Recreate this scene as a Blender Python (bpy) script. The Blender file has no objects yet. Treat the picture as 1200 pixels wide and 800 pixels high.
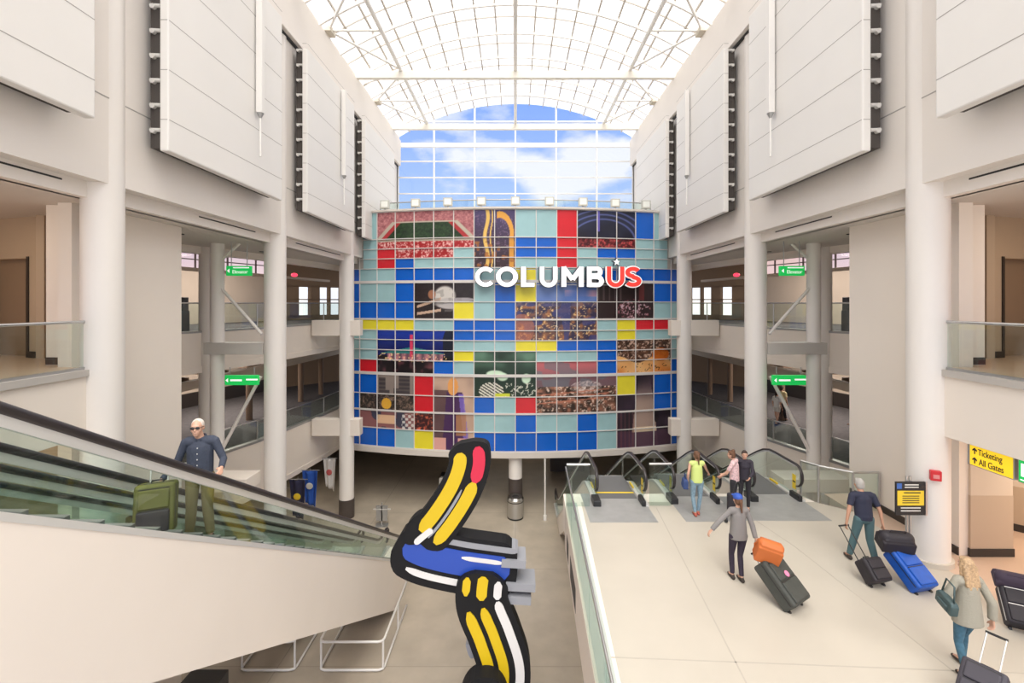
import bpy, bmesh, math, random
import numpy as np
from mathutils import Vector, Matrix
random.seed(7)
C = bpy.context.scene.collection
H = 11.0                    # camera height above the lower hall floor
PI = math.pi

# ------------------------------------------------------------------ camera, world, sun, exposure
cd = bpy.data.cameras.new('camera'); cam = bpy.data.objects.new('camera', cd); C.objects.link(cam)
cam.location = (0, 0, H); cam.rotation_euler = (PI/2, 0, 0)
cd.sensor_width = 36; cd.lens = 16.5; cd.shift_x = -4/1200; cd.shift_y = -45/1200
cd.clip_start = .05; cd.clip_end = 300
bpy.context.scene.camera = cam
sc = bpy.context.scene
sc.view_settings.view_transform = 'Standard'
try: sc.view_settings.look = 'None'
except Exception: pass
sc.view_settings.gamma = 1; sc.view_settings.use_curve_mapping = False
sc.view_settings.exposure = 0.56
sc.cycles.max_bounces = 10; sc.cycles.diffuse_bounces = 5; sc.cycles.transparent_max_bounces = 24
sc.cycles.caustics_reflective = False; sc.cycles.caustics_refractive = False
sc.cycles.sample_clamp_indirect = 6

w = bpy.data.worlds.new('sky'); sc.world = w; w.use_nodes = True
nt = w.node_tree; nt.nodes.clear(); N = nt.nodes.new; L = nt.links.new
out = N('ShaderNodeOutputWorld'); bg = N('ShaderNodeBackground'); tc = N('ShaderNodeTexCoord')
sep = N('ShaderNodeSeparateXYZ'); L(tc.outputs['Generated'], sep.inputs[0])
gr = N('ShaderNodeValToRGB'); L(sep.outputs['Z'], gr.inputs[0])
e = gr.color_ramp.elements
e[0].position = 0.0; e[0].color = (1.05, .98, .90, 1)
e[1].position = 1.0; e[1].color = (1.3, 1.26, 1.2, 1)
for p, c in ((.02, (.80, .85, .92)), (.17, (.36, .48, .78)), (.42, (.16, .29, .72)), (.62, (1.2, 1.16, 1.1))):
    q = e.new(p); q.color = (*c, 1)
mp = N('ShaderNodeMapping'); mp.inputs['Scale'].default_value = (2.6, 2.6, 5.6); mp.inputs['Location'].default_value = (3.1, .9, 2.2)
L(tc.outputs['Generated'], mp.inputs[0])
nz = N('ShaderNodeTexNoise'); nz.inputs['Scale'].default_value = 1.5; nz.inputs['Detail'].default_value = 8; nz.inputs['Roughness'].default_value = .5
L(mp.outputs[0], nz.inputs[0])
cr = N('ShaderNodeValToRGB'); L(nz.outputs[0], cr.inputs[0])
cr.color_ramp.elements[0].position = .47; cr.color_ramp.elements[1].position = .56
mx = N('ShaderNodeMixRGB'); L(cr.outputs[0], mx.inputs[0]); L(gr.outputs[0], mx.inputs[1]); mx.inputs[2].default_value = (.66, .67, .72, 1)
L(mx.outputs[0], bg.inputs[0]); bg.inputs[1].default_value = 1.0; L(bg.outputs[0], out.inputs[0])

sl = bpy.data.lights.new('sun', 'SUN'); sl.energy = 4.2; sl.angle = math.radians(50); sl.color = (1, .96, .90)
sun = bpy.data.objects.new('sun', sl); C.objects.link(sun); sun.rotation_euler = (math.radians(34), math.radians(5), 0); sun.location = (0, 10, 40)

def lamp(name, loc, size, power, color=(1, .9, .78), rot=(0, 0, 0), sy=None):
    d = bpy.data.lights.new(name, 'AREA'); d.energy = power; d.color = color; d.shape = 'RECTANGLE'
    d.size = size; d.size_y = sy or size
    o = bpy.data.objects.new(name, d); C.objects.link(o); o.location = loc; o.rotation_euler = rot
    return o

# ------------------------------------------------------------------ materials
MATS = {}
def mat(name, col, rough=.6, metal=0, noise=.0, nscale=3, spec=.5, emit=None, estr=0, bump=0):
    if name in MATS: return MATS[name]
    m = bpy.data.materials.new(name); m.use_nodes = True; MATS[name] = m
    t = m.node_tree; b = t.nodes['Principled BSDF']
    b.inputs['Base Color'].default_value = (*col, 1); b.inputs['Roughness'].default_value = rough
    b.inputs['Metallic'].default_value = metal; b.inputs['Specular IOR Level'].default_value = spec
    if emit: b.inputs['Emission Color'].default_value = (*emit, 1); b.inputs['Emission Strength'].default_value = estr
    if noise or bump:
        tcn = t.nodes.new('ShaderNodeTexCoord'); n = t.nodes.new('ShaderNodeTexNoise')
        n.inputs['Scale'].default_value = nscale; n.inputs['Detail'].default_value = 5
        t.links.new(tcn.outputs['Object'], n.inputs[0])
        if noise:
            r = t.nodes.new('ShaderNodeValToRGB'); t.links.new(n.outputs[0], r.inputs[0])
            r.color_ramp.elements[0].position = .3; r.color_ramp.elements[1].position = .7
            r.color_ramp.elements[0].color = (*[c*(1-noise) for c in col], 1)
            r.color_ramp.elements[1].color = (*[min(1, c*(1+noise)) for c in col], 1)
            t.links.new(r.outputs[0], b.inputs['Base Color'])
        if bump:
            bp = t.nodes.new('ShaderNodeBump'); bp.inputs['Strength'].default_value = bump; bp.inputs['Distance'].default_value = .02
            t.links.new(n.outputs[0], bp.inputs['Height']); t.links.new(bp.outputs[0], b.inputs['Normal'])
    return m
def glassmat(name, tint, refl=.10, rough=.02):
    m = bpy.data.materials.new(name); m.use_nodes = True; MATS[name] = m
    t = m.node_tree; t.nodes.clear()
    o = t.nodes.new('ShaderNodeOutputMaterial'); a = t.nodes.new('ShaderNodeBsdfTransparent'); g = t.nodes.new('ShaderNodeBsdfGlossy')
    mxn = t.nodes.new('ShaderNodeMixShader'); lw = t.nodes.new('ShaderNodeLayerWeight'); lw.inputs[0].default_value = .5
    pw = t.nodes.new('ShaderNodeMath'); pw.operation = 'POWER'; pw.inputs[1].default_value = 4; t.links.new(lw.outputs['Facing'], pw.inputs[0])
    ma = t.nodes.new('ShaderNodeMath'); ma.operation = 'MULTIPLY_ADD'; ma.inputs[1].default_value = .28; ma.inputs[2].default_value = refl*.35; t.links.new(pw.outputs[0], ma.inputs[0])
    a.inputs[0].default_value = (*tint, 1); g.inputs['Roughness'].default_value = rough
    t.links.new(ma.outputs[0], mxn.inputs[0]); t.links.new(a.outputs[0], mxn.inputs[1]); t.links.new(g.outputs[0], mxn.inputs[2])
    t.links.new(mxn.outputs[0], o.inputs[0]); return m
WALL = mat('wall_paint', (.87, .795, .72), .55, noise=.02, nscale=.5)
WALLH = mat('upper_wall_paint', (.81, .76, .715), .55, noise=.02, nscale=.5)
PANEL = mat('panel_paint', (.80, .78, .755), .5, noise=.015, nscale=.6)
COLM = mat('column_paint', (.84, .80, .765), .42)
STEELW = mat('white_steel', (.80, .78, .75), .4)
SEAM = mat('seam_grey', (.38, .36, .34), .7)
SLOT = mat('slot_black', (.02, .02, .022), .5)
GAP = mat('gap_shade', (.07, .06, .055), .9)  # dark tone standing in for shade inside gaps and openings
TAN = mat('tan_wall', (.50, .39, .285), .6, noise=.04, nscale=.8)
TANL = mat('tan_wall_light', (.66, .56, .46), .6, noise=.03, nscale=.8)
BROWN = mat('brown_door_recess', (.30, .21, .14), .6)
CEIL = mat('soffit_paint', (.66, .62, .58), .7)
DARKB = mat('dark_baseboard', (.035, .028, .025), .4)
LFLOOR = mat('lower_floor_terrazzo', (.42, .365, .295), .32, noise=.10, nscale=1.1, bump=.02)
MFLOOR = mat('cream_terrazzo', (.53, .485, .42), .32, noise=.035, nscale=.9)
PFLOOR = mat('pink_tan_floor', (.62, .46, .36), .3, noise=.05, nscale=1)
JOINT = mat('floor_joint', (.45, .41, .36), .6)
CARPET = mat('dark_carpet', (.09, .085, .09), .9, noise=.2, nscale=6)
CHROME = mat('brushed_steel', (.62, .62, .62), .28, metal=1)
GREYM = mat('grey_metal', (.42, .42, .42), .38, metal=.6)
RUBBER = mat('black_handrail', (.028, .022, .024), .35)
BLACK = mat('black_plastic', (.02, .02, .022), .45)
ALU = mat('pale_aluminium', (.72, .71, .69), .35, metal=.3)
STEP = mat('step_metal', (.16, .16, .165), .5, metal=.3)
YELM = mat('yellow_paint', (.85, .62, .04), .45)
GLASS = glassmat('clear_glass', (.90, .955, .93), .12)
GLASSG = glassmat('greenish_glass', (.87, .93, .905), .12)
WGLASS = glassmat('window_glass', (.94, .97, .985), .08)
# fritted roof glazing: part see-through, part white translucent
ROOFG = bpy.data.materials.new('fritted_roof_glass'); ROOFG.use_nodes = True
t = ROOFG.node_tree; t.nodes.clear()
o_ = t.nodes.new('ShaderNodeOutputMaterial'); a_ = t.nodes.new('ShaderNodeBsdfTransparent'); b_ = t.nodes.new('ShaderNodeBsdfTranslucent')
m_ = t.nodes.new('ShaderNodeMixShader'); m_.inputs[0].default_value = .42
a_.inputs[0].default_value = (1, .985, .95, 1); b_.inputs[0].default_value = (.97, .95, .89, 1)
t.links.new(a_.outputs[0], m_.inputs[1]); t.links.new(b_.outputs[0], m_.inputs[2]); t.links.new(m_.outputs[0], o_.inputs[0])

# ------------------------------------------------------------------ mesh helpers
class MB:
    def __init__(s): s.v = []; s.f = []; s.mi = []; s.m = 0; s.sm = []; s.smooth = False
    def add(s, vs, fs, M=None):
        n = len(s.v)
        for p in vs: s.v.append(tuple(M @ Vector(p)) if M is not None else tuple(p))
        for f in fs: s.f.append(tuple(n+i for i in f)); s.mi.append(s.m); s.sm.append(s.smooth)
        return s
    def box(s, x0, x1, y0, y1, z0, z1, M=None):
        if x0 > x1: x0, x1 = x1, x0
        if y0 > y1: y0, y1 = y1, y0
        if z0 > z1: z0, z1 = z1, z0
        vs = [(x0,y0,z0),(x1,y0,z0),(x1,y1,z0),(x0,y1,z0),(x0,y0,z1),(x1,y0,z1),(x1,y1,z1),(x0,y1,z1)]
        return s.add(vs, [(0,3,2,1),(4,5,6,7),(0,1,5,4),(1,2,6,5),(2,3,7,6),(3,0,4,7)], M)
    def prism(s, pts, d0, d1, ax='z', M=None):
        # pts: 2-D polygon; ax = axis of extrusion ('z': pts=(x,y); 'y': pts=(x,z); 'x': pts=(y,z))
        def P(p, d): return (p[0], p[1], d) if ax == 'z' else ((p[0], d, p[1]) if ax == 'y' else (d, p[0], p[1]))
        n = len(pts); vs = [P(p, d0) for p in pts] + [P(p, d1) for p in pts]
        fs = [tuple(range(n)), tuple(range(2*n-1, n-1, -1))] + [(i, (i+1) % n, n+(i+1) % n, n+i) for i in range(n)]
        return s.add(vs, fs, M)
    def strip(s, lo, hi, d0, d1, ax='y', M=None):
        # ribbon between polylines lo and hi (2-D), extruded
        def P(p, d): return (p[0], p[1], d) if ax == 'z' else ((p[0], d, p[1]) if ax == 'y' else (d, p[0], p[1]))
        n = len(lo); vs = []
        for p, q in zip(lo, hi): vs += [P(p, d0), P(q, d0), P(p, d1), P(q, d1)]
        fs = [(0,1,3,2), (4*n-4, 4*n-2, 4*n-1, 4*n-3)]
        for i in range(n-1):
            a = 4*i; b = a+4
            fs += [(a, b, b+1, a+1), (a+2, a+3, b+3, b+2), (a, a+2, b+2, b), (a+1, b+1, b+3, a+3)]
        return s.add(vs, fs, M)
    def cyl(s, p0, p1, r0, r1=None, n=16, caps=True):
        r1 = r0 if r1 is None else r1
        p0 = Vector(p0); p1 = Vector(p1); d = (p1-p0).normalized()
        a = d.orthogonal().normalized(); b = d.cross(a)
        vs = []
        for p, r in ((p0, r0), (p1, r1)):
            for i in range(n):
                t = 2*PI*i/n; vs.append(p + a*math.cos(t)*r + b*math.sin(t)*r)
        sm = s.smooth; s.smooth = True
        s.add(vs, [(i, (i+1) % n, n+(i+1) % n, n+i) for i in range(n)]); s.smooth = False
        if caps:
            s.add(vs[:n], [tuple(range(n-1, -1, -1))]); s.add(vs[n:], [tuple(range(n))])
        s.smooth = sm; return s
    def bar(s, p0, p1, w, h):
        p0 = Vector(p0); p1 = Vector(p1); d = (p1-p0); Ln = d.length; d.normalize()
        up = Vector((0, 0, 1)) if abs(d.z) < .95 else Vector((0, 1, 0))
        x = d.cross(up).normalized(); z = x.cross(d)
        M = Matrix((( x.x, d.x, z.x, p0.x), (x.y, d.y, z.y, p0.y), (x.z, d.z, z.z, p0.z), (0, 0, 0, 1)))
        return s.box(-w/2, w/2, 0, Ln, -h/2, h/2, M)
    def tube(s, pts, r, n=8, closed=False, flat=1.0, axis=None):
        pts = [Vector(p) for p in pts]; k = len(pts); vs = []; fs = []
        ref = Vector(axis) if axis else None; pa = None
        for i, p in enumerate(pts):
            if closed: d = pts[(i+1) % k]-pts[i-1]
            else: d = pts[min(i+1, k-1)]-pts[max(i-1, 0)]
            d.normalize()
            if ref is not None: a = ref - d*ref.dot(d); a.normalize()
            elif pa is None: a = d.orthogonal().normalized()
            else: a = pa-d*pa.dot(d); a.normalize()
            pa = a; b = d.cross(a)
            rr = r[i] if isinstance(r, (list, tuple)) else r
            for j in range(n):
                t = 2*PI*j/n; vs.append(p+a*math.cos(t)*rr+b*math.sin(t)*rr*flat)
        for i in range(k if closed else k-1):
            for j in range(n):
                a0 = i*n+j; a1 = i*n+(j+1) % n; b0 = ((i+1) % k)*n+j; b1 = ((i+1) % k)*n+(j+1) % n
                fs.append((a0, a1, b1, b0))
        if not closed: fs += [tuple(range(n-1, -1, -1)), tuple(range((k-1)*n, k*n))]
        sm = s.smooth; s.smooth = True; s.add(vs, fs); s.smooth = sm; return s
    def ball(s, c, r, seg=12, rings=8, M=None):
        rx, ry, rz = r if isinstance(r, (tuple, list)) else (r, r, r)
        vs = [(0, 0, 1)]; fs = []
        for i in range(1, rings):
            ph = PI*i/rings
            for j in range(seg):
                t = 2*PI*j/seg; vs.append((math.sin(ph)*math.cos(t), math.sin(ph)*math.sin(t), math.cos(ph)))
        vs.append((0, 0, -1)); e = len(vs)-1
        for j in range(seg): fs.append((0, 1+j, 1+(j+1) % seg))
        for i in range(rings-2):
            for j in range(seg):
                a = 1+i*seg+j; b = 1+i*seg+(j+1) % seg; fs.append((a, a+seg, b+seg, b))
        for j in range(seg): fs.append((e, 1+(rings-2)*seg+(j+1) % seg, 1+(rings-2)*seg+j))
        T = Matrix.Translation(Vector(c)) @ (M or Matrix.Identity(4)) @ Matrix.Diagonal((rx, ry, rz, 1))
        sm = s.smooth; s.smooth = True; s.add(vs, fs, T); s.smooth = sm; return s
    def cap(s, p0, p1, r0, r1=None):
        r1 = r0 if r1 is None else r1
        s.cyl(p0, p1, r0, r1, 14); s.ball(p0, r0); s.ball(p1, r1); return s
    def econe(s, p0, p1, r0, r1, n=20):
        vs = []
        for p, r in ((p0, r0), (p1, r1)):
            for i in range(n): t = 2*PI*i/n; vs.append((p[0]+r[0]*math.cos(t), p[1]+r[1]*math.sin(t), p[2]))
        return s.add(vs, [(i, (i+1) % n, n+(i+1) % n, n+i) for i in range(n)]+[tuple(range(n-1, -1, -1)), tuple(range(n, 2*n))])
    def build(s, name, mats, parent=None, bevel=0, seg=2, smooth=None):
        me = bpy.data.meshes.new(name); me.from_pydata(s.v, [], s.f); me.update()
        mats = mats if isinstance(mats, (list, tuple)) else [mats]
        for m in mats: me.materials.append(m)
        me.polygons.foreach_set('material_index', s.mi)
        me.polygons.foreach_set('use_smooth', [True]*len(s.f) if smooth else s.sm)
        bm = bmesh.new(); bm.from_mesh(me); bmesh.ops.recalc_face_normals(bm, faces=bm.faces); bm.to_mesh(me); bm.free()
        o = bpy.data.objects.new(name, me); C.objects.link(o)
        if bevel:
            b = o.modifiers.new('bevel', 'BEVEL'); b.width = bevel; b.segments = seg; b.limit_method = 'ANGLE'; b.angle_limit = math.radians(40)
            b.harden_normals = False
        if parent is not None:
            o.parent = parent
            if parent.get('_world'): o.matrix_parent_inverse = Matrix.Translation(parent.location).inverted()
        return o
def tag(o, label, cat, group=None):
    o['label'] = label; o['category'] = cat
    if group: o['group'] = group
    return o
def thing(name, label, cat, loc, group=None, rotz=0, world=False):
    o = bpy.data.objects.new(name, None); C.objects.link(o); o.location = loc; o.rotation_euler = (0, 0, rotz)
    o.empty_display_size = .2
    if world: o['_world'] = 1
    return tag(o, label, cat, group)
def struct(o): o['kind'] = 'structure'; return o
def dup(root, loc, label, rotz=None, group=None):
    r = root.copy(); C.objects.link(r); r.location = loc
    if rotz is not None: r.rotation_euler = (0, 0, rotz)
    r['label'] = label
    if group: r['group'] = group
    for ch in list(root.children):
        c = ch.copy(); C.objects.link(c); c.parent = r
        for g in list(ch.children):
            d = g.copy(); C.objects.link(d); d.parent = c
    return r
SIDE = {-1: 'left', 1: 'right'}
# ------------------------------------------------------------------ floors
b = MB(); b.box(-22, 22, 1, 46, -.3, 0)
b.m = 1
for x in (-7.2, -.02, 5.5): b.box(x, x+.03, 4, 40, 0, .002)
for y in (9, 14.2, 19.4, 24.6): b.box(-14, 14, y, y+.02, 0, .002)
struct(b.build('floor', [LFLOOR, mat('lower_joint', (.33, .29, .24), .6)]))

MZ = H-5.4                                   # ticketing level
def ex(y): return 1.13+.032*(y-5.5)          # left edge of the upper walkway
b = MB()
b.prism([(ex(2), 2), (16.5, 2), (16.5, 13.3), (9.45, 13.3), (9.45, 12.15), (8.75, 12.15), (8.15, 12.75), (8.0, 13.3), (ex(12.5), 13.3)], MZ-.9, MZ-.004)
b.m = 1
b.prism([(ex(2)+.27, 2), (8.75, 2), (8.75, 12.15), (8.15, 12.75), (8.0, 12.75), (1.78, 12.75)], MZ-.01, MZ)
b.m = 2; b.box(8.75, 16.5, 2, 13.3, MZ-.01, MZ+.001)
b.m = 3
def fj(x0, y0, x1, y1, w=.022): b.bar((x0, y0, MZ+.0005), (x1, y1, MZ+.0005), w, .003)
fj(3.08, 4, 3.72, 12.4); fj(6.6, 4.2, 6.2, 10.4); fj(6.2, 10.4, 5.95, 11.8)
fj(1.45, 7.16, 8.7, 6.78); fj(6.43, 6.9, 7.6, 4)
struct(b.build('floor', [WALL, MFLOOR, PFLOOR, JOINT]))

L3 = H-1.35
for s in (-1, 1):
    # upper level slab with its pale front, in front of and behind the columns
    b = MB(); b.box(s*8.72, s*9.5, 2, 9.9, L3-1.36, L3-.12); b.box(s*9.8, s*17, 2, 13.28, L3-1.36, L3-.12); b.box(s*9.5, s*9.8, 2, 10.05, L3-1.36, L3-.12)
    b.m = 1; b.box(s*8.66, s*8.9, 2, 9.7, L3-.13, L3); b.m = 2; b.box(s*8.9, s*9.8, 2, 9.95, L3-.12, L3-.01); b.box(s*9.8, s*17, 2, 13.3, L3-.12, L3-.01)
    struct(b.build('floor', [WALL, mat('slab_kerb', (.50, .47, .44), .5), PFLOOR]))

# ------------------------------------------------------------------ side walls above the openings
for s in (-1, 1):
    b = MB()
    b.box(s*8.4, s*8.95, -12, 33.4, H+2.47, H+9.7)
    b.box(s*8.7, s*9.0, 3, 33.4, H+2.15, H+2.5)
    b.m = 1
    # horizontal joint and dark slots
    b.box(s*8.4, s*8.394, 3, 33.4, H+4.22, H+4.245)
    b.m = 2
    for y0, y1 in ((7.2, 9.0), (12.9, 15.7), (18.6, 23.3)): b.box(s*8.694, s*8.7, y0, y1, H+2.36, H+2.395)
    b.m = 0
    struct(b.build('wall_'+SIDE[s], [WALLH, SEAM, SLOT]))
    b = MB(); b.box(s*8.15, s*8.95, -12, 33.4, H+9.75, H+11.55); b.box(s*8.25, s*8.95, 3, 33.4, H+11.55, H+11.8)
    b.m = 1; b.box(s*8.3, s*8.9, 3, 33.4, H+9.68, H+9.76)
    struct(b.build('trim_1', [WALLH, SLOT], bevel=.02))
    # soffit outside the wall line
    b = MB(); b.box(s*8.9, s*16.8, 3, 14.6, H+2.15, H+2.3)
    b.prism([(s*8.9, 14.6), (s*13.8, 14.6), (s*12.2, 17.1), (s*11.1, 20.4), (s*10.2, 25.6), (s*9.8, 33.4), (s*8.9, 33.4)], H+2.15, H+2.3)
    b.m = 1
    for x, y in ((10.4, 14.6), (10.6, 19.6)): b.cyl((s*x, y, H+2.15), (s*x, y, H+2.13), .09)
    b.m = 2
    struct(b.build('ceiling', [CEIL, SLOT]))

# tapering outer walls of the hall: bands between the two rows of openings
POLY = [(13.6, 14.4), (12.2, 17.1), (11.1, 20.4), (10.25, 25.4), (9.75, 31.5)]
for s in (-1, 1):
    b = MB()
    for (xa, ya), (xb, yb) in zip(POLY[:-1], POLY[1:]):
        for z0, z1 in ((1.88, 3.35), (-2.65, -1.13), (-8.3, -6.03)):
            b.prism([(s*xa, ya), (s*xb, yb), (s*(xb+.35), yb+.05), (s*(xa+.35), ya+.05)], H+z0, H+z1)
        b.prism([(s*(xa-.03), ya-.02), (s*(xb-.03), yb), (s*xb, yb), (s*xa, ya)], H-2.65, H-2.40)
        b.prism([(s*(xa-.03), ya-.02), (s*(xb-.03), yb), (s*xb, yb), (s*xa, ya)], H-8.36, H-8.12)
    b.m = 1
    for (xa, ya), (xb, yb) in zip(POLY[:-1], POLY[1:]):
        for z0, z1 in ((-1.13, -1.05), (-6.03, -5.93)):
            b.prism([(s*(xa-.02), ya-.02), (s*(xb-.02), yb), (s*(xb+.2), yb+.05), (s*(xa+.2), ya+.05)], H+z0, H+z1)
    # wall stretch closing the gap beside the shaft
    struct(b.build('wall_'+SIDE[s], [WALL, GREYM]))
    # corridors behind the openings
    OUT = [(s*(x+dx), y+dy) for (x, y), dx, dy in zip(POLY, (.3,)*5, (0,)*5)]
    FAR = [(s*22, 14.4), (s*20.5, 24), (s*17, 34), (s*13.3, 37.5), (s*10, 37.5)]
    pl = OUT + FAR[::-1]
    for z, mt, nm, th in ((-1.25, CARPET, 'floor', .2), (3.3, CEIL, 'ceiling', .1), (-6.12, CARPET, 'floor', .2), (-2.35, CEIL, 'ceiling', .1)):
        bb = MB(); bb.prism(pl, H+z-th, H+z); struct(bb.build(nm, mt))
    # back walls: upper tan wall under a clerestory, glazed front further on; lower wall darker
    b = MB()
    def seg(a, c, z0, z1, t=.2): b.prism([a, c, (c[0]+s*t, c[1]), (a[0]+s*t, a[1])], H+z0, H+z1)
    seg(FAR[0], FAR[1], -1.3, 1.95); seg(FAR[1], FAR[2], -1.3, 1.95)
    b.m = 1; seg(FAR[2], FAR[3], -1.3, -.9); seg(FAR[2], FAR[3], 1.2, 3.3); seg(FAR[3], FAR[4], -1.3, 3.3)
    fx = lambda u: (FAR[2][0]+(FAR[3][0]-FAR[2][0])*u, FAR[2][1]+(FAR[3][1]-FAR[2][1])*u)
    for u, v in ((0, .25), (.42, .55), (.70, .715), (.88, 1)): seg(fx(u), fx(v), -1.3, 1.3, .25)
    for z in (.25, .3): seg(fx(0), fx(1), z-.02, z+.02, .24)
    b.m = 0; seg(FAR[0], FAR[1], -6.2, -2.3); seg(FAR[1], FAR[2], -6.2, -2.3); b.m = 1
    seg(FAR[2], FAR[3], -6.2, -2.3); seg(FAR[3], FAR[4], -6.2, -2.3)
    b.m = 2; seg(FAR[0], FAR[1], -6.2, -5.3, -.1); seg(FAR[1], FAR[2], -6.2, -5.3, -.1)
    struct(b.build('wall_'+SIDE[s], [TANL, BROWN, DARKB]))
    b = MB(); b.box(s*13.3, s*22.2, 14.2, 14.4, H-6.3, H+3.3); struct(b.build('wall_'+SIDE[s], TANL))
    # clerestory windows
    b = MB()
    for a, c in ((FAR[0], FAR[1]), (FAR[1], FAR[2])):
        for k in range(5):
            p = (a[0]+(c[0]-a[0])*k/5, a[1]+(c[1]-a[1])*k/5); b.box(p[0]-.04, p[0]+.04, p[1]-.04, p[1]+.04, H+1.9, H+3.3)
        b.bar((a[0], a[1], H+2.6), (c[0], c[1], H+2.6), .08, .06)
    struct(b.build('window_1', mat('dark_mullion', (.12, .10, .10), .5)))
    b = MB()
    for (a, c) in ((FAR[0], FAR[1]), (FAR[1], FAR[2])): seg(a, c, 1.95, 3.2, .03)
    struct(b.build('window_2', glassmat('rose_glass', (.93, .78, .74), .06)))
    # tan light beam inside, storefront lintel
    b = MB(); b.bar((s*15.8, 15, H+1.55), (s*13.2, 33, H+1.55), .35, .14)
    b.bar((s*13.6, 15, H-3.35), (s*12.3, 33, H-3.35), .3, .34)
    b.m = 1
    for k in range(6):
        y = 20+k*2.3; x = s*(14.6-(y-15)*.13); b.bar((x, y, H-3.3), (x+s*3, y+.5, H-3.3), .1, .25); b.cyl((x+s*.6, y, H-6.12), (x+s*.6, y, H-2.4), .16)
    struct(b.build('trim_2', [TANL, mat('brown_timber', (.25, .17, .12), .6)]))

# dark shop counters and machines inside the lower gallery, lit kiosk on the upper one
def kiosk(s, x, y, z, w, d, h, lab, screen):
    t = thing('ticket_kiosk', lab, 'kiosk', (s*x, y, z))
    b = MB(); b.box(-w/2, w/2, -d/2, d/2, 0, h*.62); b.box(-w*.46, w*.46, 0, d/2, h*.62, h); b.build('cabinet', mat('kiosk_dark', (.06, .06, .075), .4), t, bevel=.02)
    b = MB(); b.box(-w*.38, w*.38, -.02, 0, h*.68, h*.95); b.build('screen', screen, t)
BLUEG = mat('blue_grey_panel', (.22, .26, .38), .35)
kiosk(1, 14.6, 19.9, H-1.25, 1.1, .7, 1.5, 'dark kiosk with blue-grey panel behind right upper railing', BLUEG)
kiosk(-1, 14.6, 19.9, H-1.25, 1.1, .7, 1.5, 'dark kiosk with blue-grey panel behind left upper railing', BLUEG)

# ------------------------------------------------------------------ shaft walls between near and middle columns
for s in (-1, 1):
    b = MB(); b.box(s*9.5, s*9.8, 10.05, 13.35, 0, H+2.15)
    b.m = 1; b.box(s*9.47, s*9.5, 10.05, 13.3, MZ, MZ+.17)
    struct(b.build('wall_'+SIDE[s], [WALL, DARKB]))
    b = MB(); b.box(s*9.8, s*13.4, 13.3, 13.45, 0, H+2.15)
    struct(b.build('wall_'+SIDE[s], WALL))
    # near rooms of the upper level: tan walls with a doorway
    b = MB()
    b.prism([(s*11.55, 11.5), (s*11.7, 13.3), (s*11.9, 13.3), (s*11.75, 11.5)], L3-.02, H+2.15)
    def q(t): return (s*(11.6+5.2*t), 11.55+1.5*t)
    def wseg(t0, t1, z0, z1, th=.2):
        a, c = q(t0), q(t1); b.prism([a, c, (c[0], c[1]+th), (a[0], a[1]+th)], z0, z1)
    wseg(0, .11, L3-.02, H+2.15); wseg(.11, .40, H+1.12, H+2.15); wseg(.40, 1, L3-.02, H+2.15)
    b.m = 1; b.prism([(q(.11)[0], q(.11)[1]+.25), (q(.40)[0], q(.40)[1]+.25), (q(.40)[0], q(.40)[1]+.75), (q(.11)[0], q(.11)[1]+.75)], L3-.02, H+1.15)
    b.m = 2; wseg(.10, .115, L3-.02, H+1.16, -.03); wseg(.395, .41, L3-.02, H+1.16, -.03)
    wseg(0, .11, L3-.02, L3+.15, -.03); wseg(.4, 1, L3-.02, L3+.15, -.03)
    struct(b.build('wall_'+SIDE[s], [TAN, BROWN, DARKB]))
    b = MB(); b.box(s*9.8, s*10.3, 10.3, 10.75, L3-.1, H+2.15); b.m = 1; b.box(s*9.79, s*10.31, 10.29, 10.76, L3, L3+.16)
    o = b.build('square_pillar', [WALL, DARKB]); tag(o, f'pale square pillar on upper floor behind {SIDE[s]} near column', 'pillar')
    b = MB(); b.box(s*16.8, s*17, 3, 13.4, MZ-.9, H+2.2); struct(b.build('wall_'+SIDE[s], TAN))
    lamp('room_light', (s*12.5, 8.5, H+2.1), 2.2, 42, (1, .80, .58), sy=3)
    lamp('corridor_light', (s*15.8, 25.5, H+3.05), 2.5, 330, (1, .90, .82), sy=6)
    lamp('corridor_light', (s*16.0, 25, H-2.6), 2, 260, (1, .88, .78), sy=6)
    # ticketing level beyond the slab
    b = MB()
    if s < 0:
        b.box(-9.5, -8.8, 2, 10, MZ-.9, MZ); b.box(-16.8, -9.8, 2, 13.28, MZ-.9, MZ); b.m = 1; b.box(-16.8, -9.81, 12, 12.2, MZ, L3-1.36)
        b.m = 0; b.box(-9.7, -9.5, 2, 10.05, 0, MZ-.9)
        struct(b.build('wall_left', [WALL, TAN]))
lamp('ticketing_light', (12, 8.5, L3-1.45), 2.5, 95, (1, .86, .68), sy=4)
lamp('ticketing_light', (-12, 8, L3-1.45), 2.5, 50, (1, .86, .68), sy=4)
# ticketing level walls, right: tan wainscot wall and square pier
b = MB(); b.prism([(10.9, 12.3), (13.2, 9.6), (16.8, 9.6), (16.8, 12.3)], MZ+1.05, L3-1.36)
b.m = 1; b.prism([(10.87, 12.3), (13.18, 9.57), (16.8, 9.57), (16.8, 12.3)], MZ+.17, MZ+1.05)
b.m = 2; b.prism([(10.85, 12.3), (13.17, 9.55), (16.8, 9.55), (16.8, 12.3)], MZ, MZ+.17)
struct(b.build('wall_right', [TANL, TAN, DARKB]))
t = thing('square_pier', 'tan panelled pier with black base under the yellow ticketing sign', 'pillar', (10.15, 10.35, MZ))
b = MB(); b.box(-.45, .45, -.35, .35, 1.3, 2.68); b.build('upper_cladding', TANL, t)
b = MB(); b.box(-.455, .455, -.355, .355, .17, 1.3); b.build('lower_cladding', mat('pier_tan', (.52, .41, .31), .5), t)
b = MB(); b.box(-.47, .47, -.37, .37, 0, .17); b.build('base', DARKB, t)

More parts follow.
